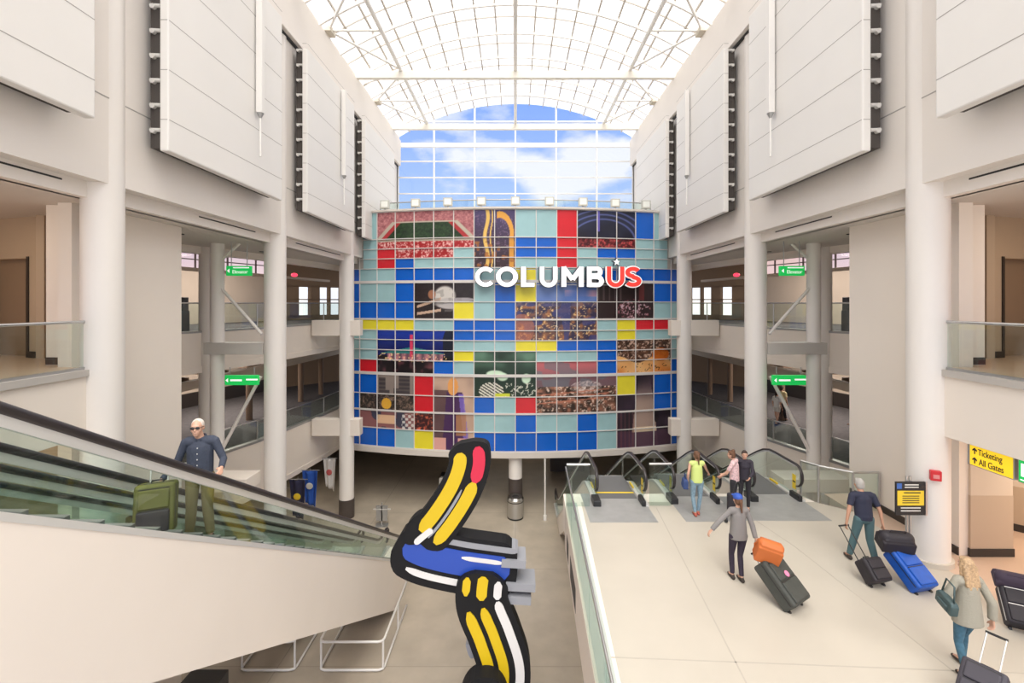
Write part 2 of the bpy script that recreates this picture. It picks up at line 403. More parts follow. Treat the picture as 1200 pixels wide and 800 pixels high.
# ------------------------------------------------------------------ back of the hall: lower ceiling, back wall
b = MB(); b.box(-22, 22, 31.5, 46, H-7.9, H-7.6)
for s in (-1, 1):
    b.prism([(s*22, 14.4), (s*13.9, 14.4), (s*12.5, 17.1), (s*11.4, 20.4), (s*10.55, 25.4), (s*10.0, 31.5), (s*22, 31.5)], H-8.3, H-8.1)
struct(b.build('ceiling', mat('lower_ceiling', (.40, .36, .31), .8)))
b = MB(); b.box(-22, 22, 45.5, 46, 0, H-7.6); b.box(-22.2, -22, 1, 46, 0, H-5); b.box(22, 22.2, 1, 46, 0, H-5)
b.m = 1
for x in (-9, -3, 4.5, 9): b.box(x, x+2.2, 45.35, 45.5, 0, 2.6)
struct(b.build('wall_back', [mat('lower_wall', (.30, .26, .21), .7), BLACK]))
lamp('baggage_light', (-13, 23, H-8.4), 2, 50, (1, .86, .7), sy=8); lamp('baggage_light', (13, 24, H-8.4), 2, 40, (1, .86, .7), sy=8)
lamp('baggage_light', (0, 36, H-8.0), 6, 35, (1, .86, .7), sy=2)

# ------------------------------------------------------------------ columns
CY = (9.9, 17.0, 24.2, 31.3)
word = ('nearest the camera', 'second from the camera', 'beside the tiled mural', 'beyond the mural by the end window')
for s in (-1, 1):
    for k, y in enumerate(CY):
        z0 = MZ if (s > 0 and k == 0) else (0 if k < 3 else H-7.6)
        t = thing('column', f'tall round white column on the {SIDE[s]} side, {word[k]}', 'column', (s*8.7, y, z0), world=True)
        b = MB(); b.cyl((s*8.7, y, z0), (s*8.7, y, H+9.75), .365, n=48); b.build('shaft', COLM, t)
        b = MB(); hb = .1 if z0 > 0 else .95
        b.cyl((s*8.7, y, z0), (s*8.7, y, z0+hb), .385 if hb > .5 else .42, n=48); b.build('base_wrap', mat('brown_wrap', (.07, .055, .05), .4) if hb > .5 else mat('pale_base_ring', (.62, .57, .5), .4), t)
    # second row with struts and braces
    t = thing('inner_column', f'slim round column behind {SIDE[s]} second column, braced by struts', 'column', (s*10.8, 17, 0), world=True)
    b = MB(); b.cyl((s*10.8, 17, 0), (s*10.8, 17, H+2.15), .23, n=32); b.build('shaft', COLM, t)
    b = MB(); b.cyl((s*10.95, 16.95, H+.9), (s*9.15, 16.95, H-1.12), .055); b.build('upper_brace', COLM, t)
    b = MB(); b.cyl((s*9.2, 16.95, H-2.65), (s*10.65, 16.95, H-5.4), .06); b.build('lower_brace', COLM, t)
    b = MB(); b.cyl((s*10.6, 17, H+1.6), (s*10.0, 17, H+2.15), .05); b.build('gusset_brace', COLM, t)
    b = MB(); b.box(s*9.0, s*11.1, 16.7, 17.3, H-1.83, H-1.42); b.build('strut_beam', mat('strut_grey', (.55, .52, .49), .5), t)
    o = MB().box(s*9.08, s*11.3, 15.85, 16.74, H-6.4, H-5.95).build('planter_ledge', WALL, bevel=.015); tag(o, f'pale ledge block at the foot of the {SIDE[s]} braces', 'ledge')
    o = MB().cyl((s*11.95, 18.05, H-8.3), (s*11.95, 18.05, H+2.15), .2, n=24).build('gallery_column', COLM); tag(o, f'slim round column in the {SIDE[s]} gallery wall between openings', 'column')
    for k, (z0, z1, wd) in enumerate(((-1.67, -.88, 'upper'), (-6.78, -5.94, 'lower'))):
        o = MB().box(s*7.95, s*10.4, 23.95, 24.45, H+z0, H+z1).build('bracket_beam', WALL, bevel=.01)
        tag(o, f'{wd} bracket beam through {SIDE[s]} column beside the mural', 'beam')
# ------------------------------------------------------------------ white standoff panels on the upper walls
def wall_panel(s, y0, y1, lab, pole=None):
    t = thing('wall_panel', lab, 'wall panel', (s*8.0, y0, H+3.42), 'white standoff panels on the upper walls', world=True)
    b = MB(); b.box(s*7.8, s*8.0, y0, y1, H+3.42, H+9.55); b.build('board', PANEL, t, bevel=.03)
    b = MB()
    for k in range(6):
        z = H+3.42+.70+1.12*k; b.box(s*7.797, s*7.8, y0+.02, y1-.02, z, z+.016); b.box(s*7.82, s*7.99, y0-.003, y0, z, z+.016)
    b.build('panel_joint', SEAM, t)
    b = MB(); b.box(s*8.0, s*8.24, y0+.05, y1-.1, H+3.5, H+9.5); b.build('gap_shade_fill', GAP, t)  # dark box painted as the shade in the gap behind the board
    for k in range(11):
        z = H+3.9+.56*k
        if z > H+9.5: break
        b = MB(); b.cyl((s*8.0, y0+.04, z), (s*8.22, y0+.02, z), .045, n=10)
        b.cyl((s*8.15, y0-.03, z-.03), (s*8.15, y0+.08, z-.03), .055, n=10); b.build('bracket', ALU, t)
    return t
for s in (-1, 1):
    wall_panel(s, 3.6, 8.72, f'large white panel on {SIDE[s]} wall nearest camera, cut by frame edge')
    wall_panel(s, 10.55, 15.7, f'large white panel on {SIDE[s]} wall between first and second columns')
    wall_panel(s, 17.6, 22.75, f'large white panel on {SIDE[s]} wall between second and third columns')
    wall_panel(s, 24.4, 30.3, f'white panel on {SIDE[s]} wall above the mural end')
    for y, z0, z1, wd in ((14.1, 4.4, 9.5, 'middle'), (21.0, 4.4, 9.5, 'third')):
        t = thing('hanging_fixture', f'slim white hanging fixture against the {wd} {SIDE[s]} wall panel', 'fixture', (s*7.6, y, H+z0), world=True)
        X = s*7.66
        b = MB(); b.box(X-.09, X+.09, y-.09, y+.09, H+z0+1.3, H+z1); b.build('housing', PANEL, t, bevel=.01)
        b = MB(); b.cyl((X, y, H+z0+.0), (X, y, H+z0+1.2), .028); b.build('rod', PANEL, t)
        b = MB(); b.cyl((X, y, H+z0+1.15), (X, y, H+z0+1.3), .03, .10); b.build('bracket', GREYM, t)

# ------------------------------------------------------------------ barrel-vault roof
SP, RISE, ZE = 8.45, 2.45, H+11.8
R0 = (SP*SP+RISE*RISE)/(2*RISE); ZC = ZE+RISE-R0; A0 = math.asin(SP/R0)
def vault(u, off=0): a = A0*u; return ((R0+off)*math.sin(a), ZC+(R0+off)*math.cos(a))
b = MB(); n = 18; ys = [2, 33.6]
pts = [vault(-1+2*i/n) for i in range(n+1)]
for i in range(n):
    (xa, za), (xb, zb) = pts[i], pts[i+1]
    b.add([(xa, -12, za), (xb, -12, zb), (xb, 33.6, zb), (xa, 33.6, za)], [(0, 1, 2, 3)])
struct(b.build('ceiling', ROOFG))
b = MB()
for i in range(n+1):
    x, z = vault(-1+2*i/n, -.05); b.box(x-.035, x+.035, -12, 33.6, z-.05, z+.04)
ORD = ['first', 'second', 'third', 'fourth', 'fifth', 'sixth', 'seventh', 'eighth', 'ninth', 'tenth', 'eleventh']
FR = mat('glazing_bar', (.50, .46, .41), .6)
YB = [31.55-2.37*k for k in range(11)]
for y in YB:
    for k in (1,):
        P = [vault(-1+2*i/36, -.02) for i in range(37)]; Q = [vault(-1+2*i/36, -.08) for i in range(37)]
        b.strip(Q, P, y-1.185-.02, y-1.185+.02)
struct(b.build('trim_3', FR))
for k, y in enumerate(YB):
    P = [vault(-1+2*i/36, -.08) for i in range(37)]; Q = [vault(-1+2*i/36, -.26 if k else -.34) for i in range(37)]
    w_ = .05 if k else .1
    o = MB().strip(Q, P, y-w_, y+w_).build('roof_arch', STEELW)
    tag(o, f'curved white steel arch rib of the vault, {ORD[k]} from the sky window' if k else 'thick curved white steel arch closing the vault above the sky window', 'roof beam', 'arch ribs of the glass vault' if k else None)
for k, y in enumerate(CY):
    o = MB().box(-8.3, 8.3, y-.12, y+.12, H+11.55, H+11.93).build('tie_beam', mat('tie_cream', (.80, .77, .70), .45), bevel=.01)
    tag(o, ('white horizontal tie beam overhead in the first bay, above the frame', 'white horizontal tie beam overhead in the second bay, above the frame', 'long white tie beam across the vault over the mural', 'white tie beam across the vault in front of the sky window')[k], 'roof beam')
for x, wd in ((-5.9, 'left'), (0, 'middle'), (5.9, 'right')):
    o = MB().cyl((x, 2.2, H+11.98), (x, 31.3, H+11.98), .095).build('roof_pipe', STEELW)
    tag(o, f'{wd} long white pipe running lengthwise under the glass vault', 'roof pipe')
for s in (-1, 1):
    for k, (ya, yb) in enumerate(((9.9, 17), (17, 24.2), (24.2, 31.3))):
        ym = (ya+yb)/2; zz = H+11.95
        t = thing('roof_bracing', f'thin white diagonal bracing rods on the {SIDE[s]} side of the vault, {("near", "middle", "far")[k]} bay', 'roof bracing', (s*8.2, ym, zz), world=True)
        for p, q_ in (((s*8.2, ym), (s*5.9, ym)), ((s*8.2, ym), (s*5.9, ya+.2)), ((s*8.2, ym), (s*5.9, yb-.2)), ((s*8.3, ya+1.4), (s*5.9, ya+.1)), ):
            b = MB(); b.cyl((*p, zz), (*q_, zz), .05, n=10); b.build('rod', STEELW, t)
        b = MB(); b.box(s*8.35, s*8.0, ym-.3, ym+.3, H+11.8, H+12.06); b.build('gusset_plate', mat('gusset', (.62, .57, .48), .5), t)

# ------------------------------------------------------------------ end window wall
YW = 33.6
b = MB()
for i in range(24):
    x = -8.4+16.8*i/24; x2 = x+.7
    za, zb = [ZC+math.sqrt(max(0, R0*R0-min(abs(v), 8.45)**2)) for v in (x, x2)]
    b.add([(x, YW, H+4.4), (x2, YW, H+4.4), (x2, YW, zb), (x, YW, za)], [(0, 1, 2, 3)])
t = b.build('window_3', WGLASS); struct(t)
b = MB()
for x in (-8.38, -5.8, -2.9, 0, 2.9, 5.8, 8.38): b.box(x-.055, x+.055, YW-.18, YW-.04, H+4.4, ZC+math.sqrt(R0*R0-x*x))
for z in (5.3, 6.6, 7.8, 8.95, 10.1): b.box(-8.4, 8.4, YW-.16, YW-.04, H+z-.04, H+z+.04)
b.box(-8.4, 8.4, YW-.22, YW-.04, H+11.1, H+11.4); b.box(-7.5, 7.5, YW-.16, YW-.04, H+12.9, H+12.98)
struct(b.build('trim_4', mat('window_frame_white', (.82, .83, .84), .4)))
b = MB(); b.box(-9, 9, YW-.02, YW+.3, H-8, H+4.4); struct(b.build('wall_back', WALL))
for s in (-1, 1):
    struct(MB().box(s*8.4, s*9.0, 33.2, 33.9, H-8, H+11.8).build('wall_'+SIDE[s], WALLH))
# ------------------------------------------------------------------ curved tiled mural
RM, YC = 29.0, 53.5
dA = 1.083/RM
def mpt(c, off=0):                      # c: column boundary 0..16 (8 = middle)
    a = (c-8)*dA; return ((RM+off)*math.sin(a), YC-(RM+off)*math.cos(a))
RY = [245, 277.7, 289.6, 301.4, 313.3, 329.5, 353.6, 374.3, 387.4, 399, 411.4, 423.6, 440.3, 465, 485, 506.6, 529]
RZ = [H+(355-y)*24.5/550 for y in RY]
GRID = ["TSSSSSaaTTRnnnBT",
        "TSSSSSaaBBRnnnTT",
        "TRSSSTaaBBRTBBTT",
        "TRBTTTaaTTRTTTTT",
        "TTBBBBTTYTTTBBBB",
        "TTBddTTBYkkkvvvB".replace("ddTT", "dddT"),
        "BBBddYTBkkkkvvvT",
        "YYYTTBBBkkkkTYRR",
        "ThhhhBBBkkkkTYTT",
        "ThhhhTTTYYBBBfff",
        "ThhhhYggggTTBfff".replace("ggggTT", "gggTTT"),
        "RhhhBTgggwwwBfff",
        "BccRpp" "gggwwww" "YsB",
        "cccRppBTRwwwwssB",
        "cccCppTTBTTBTsss",
        "BBTYppBBBBBBTsss"]
GRID[12] = "BccRppgggwwwwYsB"
for g_ in GRID: assert len(g_) == 16, g_
COLS = {'T': (.33, .53, .56), 'B': (.006, .115, .56), 'Y': (.78, .68, .04), 'R': (.62, .018, .03)}
mural = thing('tiled_mural', 'huge curved glass mosaic mural of coloured and photo tiles over the lower hall', 'mural', (0, 24.6, H-8.1), world=True)
flatm = []; order = ['T', 'B', 'Y', 'R']
for k in order:
    c = COLS[k]; flatm.append(mat({'T': 'teal_tile', 'B': 'blue_tile', 'Y': 'yellow_tile', 'R': 'red_tile'}[k], c, .22, noise=.05, nscale=1.2))
b = MB()
def cell(mb, c0, c1, z0, z1, off=0.0):
    (xa, ya), (xb, yb) = mpt(c0, off), mpt(c1, off)
    mb.add([(xa, ya, z0), (xb, yb, z0), (xb, yb, z1), (xa, ya, z1)], [(0, 1, 2, 3)])
PH = {}
for r in range(16):
    for c in range(16):
        k = GRID[r][c]
        if k in order: b.m = order.index(k); cell(b, max(c, .2) if r < 4 else c, min(c+1, 15.8) if r < 4 else c+1, RZ[r+1], RZ[r])
        else: PH.setdefault(k, []).append((r, c))
    k = 'T' if r in (0, 1, 2, 3, 7, 8, 9, 10) else 'B'
    if r < 4: continue
    b.m = order.index(k); cell(b, -.45, 0, RZ[r+1], RZ[r]); b.m = order.index('B' if r in (4, 5, 11, 12, 13, 14, 15) else 'T'); cell(b, 16, 16.4, RZ[r+1], RZ[r])
b.build('coloured_tiles', flatm, mural)

def vnoise(seed, shape=(64, 64)):
    rs = np.random.RandomState(seed); g = rs.rand(*shape)
    def f(x, y):
        xi = np.floor(x).astype(int); yi = np.floor(y).astype(int); fx = x-xi; fy = y-yi
        fx = fx*fx*(3-2*fx); fy = fy*fy*(3-2*fy)
        g00 = g[yi % 64, xi % 64]; g10 = g[yi % 64, (xi+1) % 64]; g01 = g[(yi+1) % 64, xi % 64]; g11 = g[(yi+1) % 64, (xi+1) % 64]
        return (g00*(1-fx)+g10*fx)*(1-fy)+(g01*(1-fx)+g11*fx)*fy
    return f
def mixc(a, c, t): t = np.clip(t, 0, 1)[..., None]; return np.asarray(a)*(1-t)+np.asarray(c)*t
def sm(e0, e1, x): t = np.clip((x-e0)/(e1-e0), 0, 1); return t*t*(3-2*t)
def picture(k, u, v, X, Y):
    # u, v in 0..1 over the picture (v up); X, Y in tile units; colours are sRGB 0..1
    n1 = vnoise(hash_(k)); n2 = vnoise(hash_(k)+5); one = np.ones_like(u)
    A = n1(X*2.2, Y*2.2); B = .5*n2(X*10, Y*10)+.5*n1(X*21, Y*21); B = np.clip((B-.5)*1.4+.5, 0, 1); D = n1(X*5+3, Y*5+9)
    W = lambda c: np.ones(u.shape+(3,))*np.array(c)
    if k == 'S':      # full stadium seen from high in the stands
        col = mixc(W((.55, .30, .33)), (.80, .55, .55), B); 
        vv = 1-v
        top, bot = .24, .60
        t = (vv-top)/(bot-top); half = .30+.17*t; d = np.abs(u-.5)
        rim = (t > -.08) & (t < 1.12) & (d < half+.05)
        col[rim] = (.72, .68, .62)
        inn = (t > 0) & (t < 1) & (d < half); col[inn] = mixc(W((.10, .16, .12)), (.20, .30, .18), B*1.2)[inn]
        st = inn & (d > half-.06); col[st] = (.66, .2, .22)
        low = (vv > .64); col[low] = mixc(W((.62, .12, .14)), (.95, .80, .78), sm(.4, .85, B)*.9)[low]
    elif k == 'a':    # tall golden curved tubes against violet dusk
        col = mixc(W((.30, .25, .42)), (.22, .14, .14), 1-v); col = mixc(col, (.55, .45, .55), sm(.6, .9, B)*.6)
        for cx, am, wd in ((.30, .04, .055), (.42, .03, .02)):
            d = np.abs(u-(cx+am*np.sin(v*9))); col = mixc(col, (.88, .72, .38), 1-sm(wd*.6, wd, d))
        r = np.hypot((u-.62)/.30, (v-.55)/.36); arc = (np.abs(r-1) < .16) & (u > .55) & (v > .5); col[arc] = (.86, .62, .25)
        leg = (np.abs(u-.90) < .055) & (v <= .55); col[leg] = (.82, .58, .22)
        col = mixc(col, (.65, .40, .18), ((D > .68) & (v < .45))*.8)
    elif k == 'n':    # steel arch bridge at night
        col = mixc(W((.10, .10, .16)), (.18, .22, .34), A*v)
        for rr in (.62, .74, .86):
            r = np.hypot((u-.45)/.9, (v-.15)); col = mixc(col, (.38, .42, .66), (1-sm(.008, .03, np.abs(r-rr)))*.8)
        col = mixc(col, (.42, .38, .75), (np.abs(u-.36) < .025)*(v > .45)*.9)
        lo = v < .27; col[lo] = mixc(W((.26, .06, .09)), (.85, .35, .35), (B-.35)*1.6)[lo]
    elif k == 'd':    # pale draped figure stretched over a black ground
        col = W((.15, .12, .13))+B[..., None]*.04
        for cx, cy, rx, ry, c in ((.52, .62, .19, .28, (.80, .78, .76)), (.62, .42, .28, .16, (.72, .70, .70)), (.30, .66, .07, .13, (.62, .42, .32)), (.82, .52, .2, .06, (.62, .60, .62))):
            col = mixc(col, c, 1-sm(.8, 1.05, np.hypot((u-cx)/rx, (v-cy)/ry)))
        for cy0, sl in ((.16, .55), (.36, 1.2)):
            d = np.abs(v-(cy0+sl*(u-.1)*.45)); col = mixc(col, (.78, .66, .58), ((d < .035) & (u < .45) & (u > .05))*1.)
        col = mixc(col, (.55, .53, .52), (D > .6)*(np.hypot((u-.55)/.25, (v-.5)/.3) < 1)*.5)
    elif k == 'k':    # aerial view of a town centre under a blue evening sky
        col = mixc(W((.28, .42, .72)), (.52, .60, .80), v*.9*A+.1); 
        col = mixc(col, (.82, .60, .68), ((np.abs(v-.80) < .05) & (u > .6))*.4*A*2)
        low = v < .66; c2 = mixc(W((.20, .17, .28)), (.62, .40, .26), (D-.35)*2); c2 = mixc(c2, (.95, .80, .55), sm(.6, .9, B)*.9); c2 = mixc(c2, (.22, .24, .48), (A < .34)*.8)
        col[low] = c2[low]
        hz = (np.abs(v-.62) < .05); col = mixc(col, (.36, .36, .55), hz*.8*(A))
        col = mixc(col, (.70, .42, .32), (np.hypot((u-.08)/.15, (v-.2)/.25) < 1)*.7)
    elif k == 'v':    # dark hall with lights
        col = W((.17, .12, .13)); col = mixc(col, (.42, .36, .36), ((np.sin(X*22) > .6) & (u < .45) & (v > .5))*.6)
        col = mixc(col, (.60, .34, .38), sm(.45, .8, B)*(np.hypot((u-.65)/.3, (v-.25)/.28) < 1)*.95); col = mixc(col, (.80, .70, .74), sm(.6, .9, B)*(np.hypot((u-.65)/.28, (v-.25)/.25) < 1)*1.)
        col = mixc(col, (.45, .20, .20), (np.abs(u-.78) < .05)*(v > .5)*.7)
    elif k == 'h':    # domed hall floodlit at night
        col = mixc(W((.07, .12, .38)), (.12, .24, .66), sm(.55, 1, v)); low = v < .42; col[low] = mixc(W((.10, .08, .10)), (.45, .25, .28), (D-.5)*2)[low]
        roof = (v > .46) & (v < .62-.35*np.abs(u-.47)); col[roof] = (.20, .50, .50)
        wl = (v > .30) & (v <= .46) & (np.abs(u-.5) < .36); col[wl] = mixc(W((.40, .30, .36)), (.95, .62, .62), (np.sin(X*16)*.5+.5)*(B+.2))[wl]
        sp = (np.abs(u-.46) < .022) & (v > .4) & (v < .9); col[sp] = (.85, .25, .38)
        col = mixc(col, (.98, .85, .60), ((B > .82) & (v < .46) & (v > .28))*1.); col = mixc(col, (.06, .08, .10), (np.hypot((u-.98)/.12, (v-.7)/.4) < 1)*.8)
    elif k == 'f':    # people at a long orange food table
        col = mixc(W((.18, .12, .10)), (.45, .30, .22), D); col = mixc(col, (.85, .72, .64), sm(.5, .85, B)*(v > .35)*.9)
        tb = v < .42+.1*np.sin(X*3); col[tb] = mixc(W((.80, .48, .22)), (.93, .78, .56), A)[tb]; col = mixc(col, (.72, .36, .10), ((np.hypot((u-.8)/.16, (v-.55)/.2)) < 1)*.9); col = mixc(col, (.16, .10, .08), ((B < .2) & (v < .3))*.9)
    elif k == 'g':    # black and white animals in dark greenery
        col = mixc(W((.12, .20, .16)), (.38, .52, .44), sm(.45, 1, v)*A*1.3)
        for cx, cy, rx, ry in ((.34, .50, .16, .09), (.46, .44, .10, .10), (.84, .40, .08, .12)):
            col = mixc(col, (.80, .90, .80), 1-sm(.75, 1.05, np.hypot((u-cx)/rx, (v-cy)/ry)))
        zb = (np.hypot((u-.28)/.2, (v-.12)/.2) < 1); col[zb] = mixc(W((.10, .10, .10)), (.88, .88, .82), (np.sin((X+Y*1.5)*26) > 0)*1.)[zb]
        col = mixc(col, (.78, .80, .25), ((np.abs(u-.46) < .12) & (v < .07))*1.); col = mixc(col, (.86, .86, .80), ((B > .7) & (v < .3) & (u > .5))*.9)
    elif k == 'w':    # red sunset over a stage crowd and river
        col = mixc(W((.45, .35, .38)), (.78, .42, .44), sm(.55, 1, v)); col = mixc(col, (.42, .46, .50), (A > .6)*.6)
        low = v < .52; c2 = mixc(W((.20, .15, .13)), (.62, .42, .34), (D-.3)*1.8); c2 = mixc(c2, (.95, .85, .78), sm(.55, .9, B)*.9); col[low] = c2[low]
        col = mixc(col, (.86, .80, .78), (np.hypot((u-.62)/.2, (v-.5)/.12) < 1)*.6*B*1.6)
        for k2 in (.25, .33, .41): col = mixc(col, (.80, .50, .40), ((np.abs(v-k2-.12*(u-.5)) < .012) & (u < .9))*.7)
    elif k == 'c':    # street fair below city towers
        col = mixc(W((.58, .53, .50)), (.42, .38, .38), 1-v)
        for cx, wd, hh in ((.18, .04, .80), (.42, .06, .93), (.52, .04, .70), (.82, .10, .98), (.68, .05, .74)):
            tw = (np.abs(u-cx) < wd) & (v < hh) & (v > .45); col[tw] = mixc(W((.24, .22, .24)), (.42, .38, .36), (np.sin(Y*30) > 0)*.6)[tw]
        md = (v < .62) & (v > .33); col[md] = mixc(W((.18, .16, .15)), (.55, .45, .40), (B-.4)*2)[md]; col = mixc(col, (.90, .68, .22), (np.hypot((u-.5)/.09, (v-.45)/.1) < 1)*.95)
        lo = v < .30; col[lo] = mixc(W((.55, .36, .36)), (.25, .25, .32), (A > .5)*1.)[lo]; col = mixc(col, (.93, .78, .62), ((np.abs(u-.5) < .16) & (v < .24) & (v > .08))*.85); col = mixc(col, (.85, .84, .82), ((np.sin(X*20)*np.sin(Y*20) > .1) & (u > .78) & (v < .28))*.9)
    elif k == 'C':    # street scene
        col = mixc(W((.22, .12, .14)), (.85, .42, .30), (B-.45)*2.2)
    elif k == 'p':    # figure in violet dress
        col = mixc(W((.62, .52, .46)), (.80, .68, .60), A); col = mixc(col, (.25, .16, .20), (np.abs(u-.25) < .25)*(v < .8)*.7)
        body = np.abs(u-.52) < .16+.16*(1-v); col = mixc(col, (.28, .17, .34), body*(v < .78)*.95); col = mixc(col, (.88, .62, .36), (np.hypot((u-.48)/.13, (v-.85)/.12) < 1)*1.)
        col = mixc(col, (.50, .42, .78), ((np.abs(u-.75+.2*(v-.4)) < .06) & (v < .75))*.8); col = mixc(col, (.88, .66, .62), ((v < .16) & ((u < .3) | (u > .6)))*.95); col = mixc(col, (.72, .52, .34), ((np.abs(u-.68) < .12) & (v < .48) & (v > .2))*.8)
    else:             # stage performer in a cone of light
        col = mixc(W((.12, .09, .13)), (.30, .22, .30), A*.8); cone = np.abs(u-.50) < .10+.16*(1-v); col = mixc(col, (.72, .62, .56), cone*sm(1, .55, v)*.9)
        col = mixc(col, (.30, .20, .28), (v < .22)*.9); col = mixc(col, (.90, .82, .70), ((np.abs(v-.24) < .03) & cone)*.9); col = mixc(col, (.12, .10, .12), (np.hypot((u-.72)/.06, (v-.52)/.2) < 1)*.9)
        col = mixc(col, (.45, .28, .30), ((np.sin(X*30) > .4) & (u < .35) & (v < .5))*.5)
    return np.clip(col, 0, 1)
def hash_(k): return ord(k)*7 % 97
vm = bpy.data.materials.new('printed_picture'); vm.use_nodes = True
at = vm.node_tree.nodes.new('ShaderNodeVertexColor'); at.layer_name = 'print'
vm.node_tree.links.new(at.outputs[0], vm.node_tree.nodes['Principled BSDF'].inputs['Base Color']); vm.node_tree.nodes['Principled BSDF'].inputs['Roughness'].default_value = .3
PLAB = {'S': 'photo print of a crowded red stadium', 'a': 'photo print of golden tubes at dusk', 'n': 'photo print of a night bridge', 'd': 'photo print of a dancer on black', 'k': 'photo print of a town skyline at evening',
        'v': 'photo print of a dark hall with lights', 'h': 'photo print of a floodlit hall at night', 'f': 'photo print of a food table', 'g': 'photo print of animals in greenery', 'w': 'photo print of a crowd at red sunset',
        'c': 'photo print of city towers and street fair', 'C': 'photo print of a busy street', 'p': 'photo print of a figure in violet', 's': 'photo print of a performer on stage'}
for k, cells in PH.items():
    r0 = min(r for r, c in cells); r1 = max(r for r, c in cells)+1; c0 = min(c for r, c in cells); c1 = max(c for r, c in cells)+1
    V = []; F = []; CU = []; CV = []; 
    for r, c in cells:
        nv = max(6, int(round((RZ[r]-RZ[r+1])*30))); nu = 32; base = len(V)
        for j in range(nv+1):
            for i in range(nu+1):
                cc = c+i/nu; z = RZ[r+1]+(RZ[r]-RZ[r+1])*j/nv; x, y = mpt(cc); V.append((x, y, z)); CU.append(cc); CV.append(z)
        for j in range(nv):
            for i in range(nu): a = base+j*(nu+1)+i; F.append((a, a+1, a+nu+2, a+nu+1))
    me = bpy.data.meshes.new('photo_print'); me.from_pydata(V, [], F); me.materials.append(vm)
    cu = np.array(CU); cv = np.array(CV)
    col = picture(k, (cu-c0)/(c1-c0), (cv-RZ[r1])/(RZ[r0]-RZ[r1]), cu, cv)
    lin = np.where(col <= .04045, col/12.92, ((col+.055)/1.055)**2.4)
    at_ = me.color_attributes.new('print', 'FLOAT_COLOR', 'POINT'); at_.data.foreach_set('color', np.concatenate([lin, np.ones((len(V), 1))], 1).astype(np.float32).ravel())
    o = bpy.data.objects.new('photo_print', me); C.objects.link(o); o.parent = mural; o.matrix_parent_inverse = Matrix.Translation(mural.location).inverted(); o['label'] = PLAB[k]
# mullion grid
b = MB()
for c in range(17):
    x, y = mpt(c, .03); b.box(x-.022, x+.022, y-.02, y+.03, RZ[16], RZ[0])
for r, z in enumerate(RZ):
    hgt = .075 if r in (5, 12) else (.045 if r in (7, 14) else .02)
    lo = [mpt(-.45+16.85*i/32, .0) for i in range(33)]; hi = [mpt(-.45+16.85*i/32, .05) for i in range(33)]
    b.strip(lo, hi, z-hgt, z+hgt, 'z')
b.build('mullion_grid', mat('mullion_white', (.66, .63, .61), .4), mural)
b = MB()
lo = [mpt(-.5+17*i/32, -1.0) for i in range(33)]; hi = [mpt(-.5+17*i/32, .12) for i in range(33)]
b.strip(lo, hi, RZ[16]-.32, RZ[16]-.03, 'z')
b.build('fascia', mat('fascia_grey', (.66, .61, .56), .45), mural)
b = MB(); lo = [mpt(.25+15.5*i/32, -1.0) for i in range(33)]; hi = [mpt(.25+15.5*i/32, .12) for i in range(33)]; b.strip(lo, hi, RZ[0]+.02, RZ[0]+.12, 'z'); b.build('top_ledge', MATS['fascia_grey'], mural)
# drum building behind the mural
b = MB(); P = [mpt(-.5+17*i/24, -.05) for i in range(25)]
b.prism(P+[(9.3, 33.5), (-9.3, 33.5)], RZ[16]-.28, RZ[0]); struct(b.build('wall_center', mat('drum_wall', (.45, .42, .38), .7)))
# support column under the mural and small ledge lights above it
t = thing('column', 'short round column under the middle of the mural, beside the bin', 'column', (0, 24.95, 0), world=True)
b = MB(); b.cyl((0, 24.95, 0), (0, 24.95, RZ[16]-.3), .36, n=40); b.build('shaft', COLM, t)
b = MB(); b.cyl((0, 24.95, 0), (0, 24.95, 1.75), .375, n=40); b.build('base_wrap', MATS['brown_wrap'], t)
for i in range(9):
    cc = 8+(i-4)*1.69; x, y = mpt(cc+.0, -.35)
    t = thing('ledge_light', f'square pale box light on the ledge above the mural, number {i+1} from the left'.replace(f'number {i+1}', ('first', 'second', 'third', 'fourth', 'fifth', 'sixth', 'seventh', 'eighth', 'ninth')[i]), 'light', (x, y, RZ[0]+.12), 'box lights on the mural ledge')
    b = MB(); b.box(-.24, .24, -.12, .12, .16, .60); b.build('housing', mat('lamp_box', (.50, .50, .46), .5), t, bevel=.015)
    b = MB(); b.box(-.18, .18, -.13, -.118, .22, .54); b.build('lens', mat('lamp_lens', (.82, .84, .80), .2), t)
    b = MB(); b.box(-.05, .05, -.04, .04, 0, .17); b.build('bracket', GREYM, t)
t = thing('glass_railing', 'low glass railing on the roof behind the mural ledge', 'railing', (0, 25.6, RZ[0]), world=True)
lo = [mpt(.6+14.8*i/24, -1.0) for i in range(25)]; hi = [mpt(.6+14.8*i/24, -.98) for i in range(25)]
MB().strip(lo, hi, RZ[0], RZ[0]+.70, 'z').build('glass_panel', GLASS, t)
b = MB(); b.tube([(x, y, RZ[0]+.72) for x, y in lo], .035)
for i in range(0, 25, 3): b.box(lo[i][0]-.03, lo[i][0]+.03, lo[i][1]-.03, lo[i][1]+.03, RZ[0], RZ[0]+.72)
b.build('handrail', GREYM, t)

